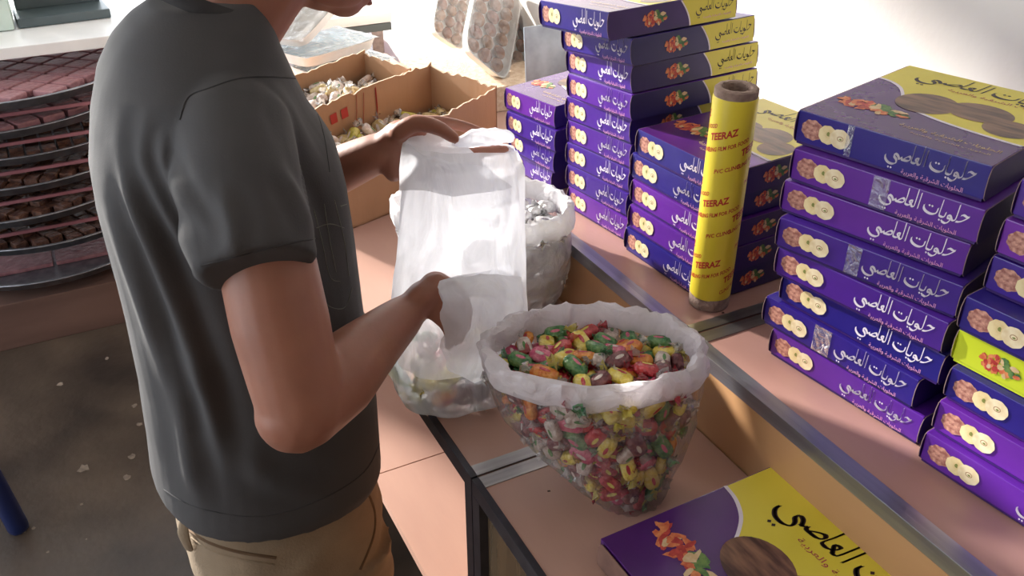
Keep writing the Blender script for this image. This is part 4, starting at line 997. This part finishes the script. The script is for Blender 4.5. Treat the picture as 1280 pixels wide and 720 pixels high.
flat_tray('cling wrapped tray behind the bluish one, beside the boy\'s chin', atY(404, 66, 2.37), CY-PI/2+.1, 0, .26, .18, 'cling_blue', 7)
flat_tray('cling wrapped tray tilted up against the two others under the boy\'s chin', atY(384, 34, 2.42)+Vector((0, 0, .02)), CY-PI/2+.3, .4, .24, .16, 'cling', 8)
bm = bmesh.new(); box(bm, .90, 1.22, 2.12, 2.48, ZL+.0006, ZL+.070, bev=.004); o = obj('stacked_tray_box', bm, M['cardboard_raw'], None, False); tag(o, 'pale low carton under the leaning biscuit trays by the wall', 'carton')
bm = bmesh.new(); box(bm, .53, .86, 2.21, 2.48, ZL+.0006, .945, bev=.004); o = obj('support_carton', bm, M['cardboard_raw'], None, False); tag(o, 'pale carton under the flat cling wrapped trays behind the far carton', 'carton')
# steel sheet leaning on the wall
bm = bmesh.new(); box(bm, 0, .20, -.002, .002, 0, .27, bev=.001); o = obj('steel_sheet', bm, mat('dull_blue_steel', (130,140,150), (168,180,190), .5, 12, metal=.5), None, False); o.location = (1.035, 1.93, ZL+.001); o.rotation_euler = (math.radians(-6), 0, 0); tag(o, 'grey-blue metal sheet standing upright behind the far low stack', 'sheet')
# far furniture behind
t = empty('white_table', (1.0, 3.15, 0)); tag(t, 'white table with rounded dark-edged top far behind the cartons', 'table')
bm = bmesh.new(); box(bm, -.45, .02, -.30, .45, .93, .965, bev=.012); obj('tabletop', bm, M['slab'], t)
bm = bmesh.new(); box(bm, -.44, .015, -.296, .44, .905, .929); obj('apron', bm, M['scale_dark'], t, False)
for x in (-.41, -.03):
    for y in (-.26, .40): bm = bmesh.new(); box(bm, x-.02, x+.02, y-.02, y+.02, 0, .905); obj('leg', bm, M['alu'], t, False)
bm = bmesh.new(); n = 40
top_ = [Vector((.22*math.copysign(abs(math.cos(2*PI*i/n))**.4, math.cos(2*PI*i/n)), .5*math.copysign(abs(math.sin(2*PI*i/n))**.4, math.sin(2*PI*i/n)), .70)) for i in range(n)]
bot_ = [Vector((p_.x*(1.05+.05*math.sin(i*1.9)), p_.y*(1.03+.03*math.sin(i*2.3)), .12)) for i, p_ in enumerate(top_)]
mid_ = [a.lerp(b, .1) for a, b in zip(top_, bot_)]
t = empty('side_table', (1.01, 4.10, 0)); tag(t, 'low table under a pink cloth at the far right of the shop', 'table')
bm = bmesh.new(); box(bm, -.20, .20, -.42, .42, .66, .69); obj('tabletop', bm, M['slab'], t, False)
for x in (-.17, .17):
    for y in (-.38, .38): bm = bmesh.new(); box(bm, x-.02, x+.02, y-.02, y+.02, 0, .66); obj('leg', bm, M['alu'], t, False)
bm = bmesh.new(); rings_to_bm(bm, [[Vector((p_.x*1.02, p_.y*.92, p_.z-.7+.40 if k == 0 else (.685 if k == 1 else .694))) for p_ in r_] for k, r_ in enumerate((bot_, mid_, top_))]); o = obj('pink_tablecloth', bm, M['pink_cloth']); o.location = (.985, 4.10, .0); tag(o, 'pink cloth spread over the low far table', 'cloth')

# ================================================================== RACK OF ROUND TRAYS (left background)
t = empty('tray_rack', (-.25, 3.3, 0)); tag(t, 'low rack of pink-edged shelves with a white top, behind the boy on the left', 'rack')
zt = [.335, .440, .535, .625, .715, .80]
bm = bmesh.new(); box(bm, -.75, .68, -.36, .50, .0, .165, bev=.004); obj('plinth', bm, M['dark_wood'], t, False)
for z in [.205]+zt:
    bm = bmesh.new(); box(bm, -.70, .63, -.05, .48, z-.012, z, bev=.002)
    obj('shelf_board', bm, M['pink_board'], t, False)
for x in (-.72, .63):
    bm = bmesh.new(); box(bm, x, x+.03, -.05, .48, .165, .90); obj('side_panel', bm, M['pink_board'], t, False)
bm = bmesh.new(); box(bm, -.8, .70, -.22, .52, .90, .935, bev=.004); obj('white_top', bm, M['slab'], t, False)
for z in zt[:-1]:
    bm = bmesh.new(); box(bm, -.70, .63, -.33, -.322, z+.048, z+.058); obj('rail', bm, M['pink_board'], t, False)
bm = bmesh.new(); lathe(bm, [(.0, .0), (.36, 0), (.40, .004), (.415, .030), (.425, .032), (.427, .034), (.415, .035), (.40, .010), (.36, .006), (0, .006)], n=64); bm.faces.ensure_lookup_table(); TM_ = bpy.data.meshes.new('pan'); bmesh.ops.remove_doubles(bm, verts=bm.verts, dist=1e-5); bm.to_mesh(TM_); bm.free(); TM_.materials.append(M['tray_metal'])
for p_ in TM_.polygons: p_.use_smooth = True
def food_mesh(m, cell, hgt, jit, seed):
    bm = bmesh.new(); rnd = random.Random(seed); k = int(.40/cell)
    for i in range(-k, k+1):
        for j in range(-k, k+1):
            x, y = i*cell, j*cell
            if math.hypot(x, y) < .375: box(bm, x-cell*.42, x+cell*.42, y-cell*.42, y+cell*.42, .006, .006+hgt*rnd.uniform(1-jit, 1+jit))
    me = bpy.data.meshes.new('pastry_pieces'); bm.to_mesh(me); bm.free(); me.materials.append(m); return me
FM = [food_mesh(M['tray_food'], .045, .022, .35, 1), food_mesh(M['tray_pink'], .075, .020, .2, 2)]
PM = bpy.data.meshes.new('pastry'); bm = bmesh.new(); box(bm, -.034, .034, -.034, .034, 0, .024, bev=.006); bm.to_mesh(PM); bm.free(); PM.materials.append(M['tray_pink'])
TR_Z = [(.207, 'bottom round metal tray of flat pink slabs on the rack', 2), (.337, 'round metal tray of brown crumbly pastry, second from the bottom', 0), (.442, 'round metal tray of dark pastry, third from the bottom', 0), (.537, 'round metal tray, fourth from the bottom of the rack', 0), (.627, 'round metal tray, third from the top of the rack', 0), (.717, 'round metal tray of square pastries, second from the top', 1), (.802, 'topmost round metal tray of square pastries under the white top', 1)]
for i, (z, lab, kind) in enumerate(TR_Z):
    r = empty('round_tray', (-.16+.03*math.sin(i*2.1), 3.30+.015*math.cos(i*1.7), z)); r.rotation_euler = (0, 0, i*.4); tag(r, lab, 'tray', 'round trays on the rack')
    part('pan', TM_, r)
    if kind == 0: o = part('pastry_pieces', FM[0], r); o['kind'] = 'stuff'
    elif kind == 1:
        for a in range(-4, 5):
            for b in range(-4, 5):
                if math.hypot(a, b) < 4.7: o = part('pastry', PM, r); o.location = (a*.078, b*.078, .007)
    else:
        for a in range(2):
            for b in range(2):
                bm = bmesh.new(); box(bm, .005 if a else -.27, .27 if a else -.005, .005 if b else -.27, .27 if b else -.005, .007, .020, bev=.004); obj('flat_slab', bm, M['tray_pink'], r, False)
# things standing on the rack's white top
t = empty('weighing_scale', (.055, 3.40, .936), (0, 0, .06)); tag(t, 'grey shop scale with a dim screen on the white rack top', 'scale')
bm = bmesh.new(); box(bm, -.14, .14, -.10, .12, 0, .03, bev=.006); obj('scale_base', bm, M['scale_dark'], t, False)
bm = bmesh.new(); box(bm, -.13, .13, .03, .08, .028, .22, bev=.006); obj('display_housing', bm, M['scale_dark'], t, False)
bm = bmesh.new(); box(bm, -.06, .09, .027, .031, .10, .17); obj('screen', bm, M['screen'], t, False)
bm = bmesh.new(); box(bm, -.10, .04, -.08, .10, 0, .15, bev=.012); o = obj('plastic_tub', bm, M['scale_pale'], None); o.location = (-.13, 3.36, .936); tag(o, 'pale green plastic tub left of the scale on the rack top', 'tub')
# blue plastic stool, mostly outside the left edge
t = empty('plastic_stool', (-.56, 2.15, 0), (0, 0, .3)); tag(t, 'dark blue plastic stool whose legs show at the left edge', 'stool')
bm = bmesh.new(); box(bm, -.15, .15, -.15, .15, .42, .45, bev=.012); obj('seat', bm, M['blue_plastic'], t)
for sx in (-1, 1):
    for sy in (-1, 1):
        bm = bmesh.new(); tube(bm, [(sx*.13, sy*.13, .42), (sx*.16, sy*.16, .012)], [.022, .026], n=10); obj('leg', bm, M['blue_plastic'], t)
bm = bmesh.new(); n = 40
lathe(bm, [(.0, .0), (.10, .0), (.13, .008), (.17, .05), (.175, .052), (.168, .053), (.128, .014), (.0, .008)], n=48); bmesh.ops.remove_doubles(bm, verts=bm.verts, dist=1e-5)
o = obj('plastic_bowl', bm, M['cyan_plastic']); o.location = (-.56, 2.15, .4515); tag(o, 'pale cyan plastic bowl at the left edge on the blue stool', 'bowl')
# pale flakes of litter and dried stains on the dark floor
bm = bmesh.new(); rnd = random.Random(3)
for (px_, py_, r_) in ((105,585,.016),(165,570,.010),(158,596,.010),(168,507,.008),(30,665,.006),(42,660,.005),(102,630,.005),(108,674,.003),(75,480,.010),(60,690,.004),(134,448,.006),(175,530,.008)):
    c_ = atZ(px_, py_, .0016); k = 9; vs = [bm.verts.new((c_.x+r_*rnd.uniform(.5, 1.3)*math.cos(2*PI*i/k), c_.y+r_*rnd.uniform(.5, 1.3)*1.2*math.sin(2*PI*i/k), .0016)) for i in range(k)]; bm.faces.new(vs)
o = obj('floor_litter', bm, mat('dried_flakes', (120,108,98), (150,136,122), .8, 60), None, False); tag(o, 'small pale flakes and stains scattered on the dark floor', 'litter', kind='stuff')
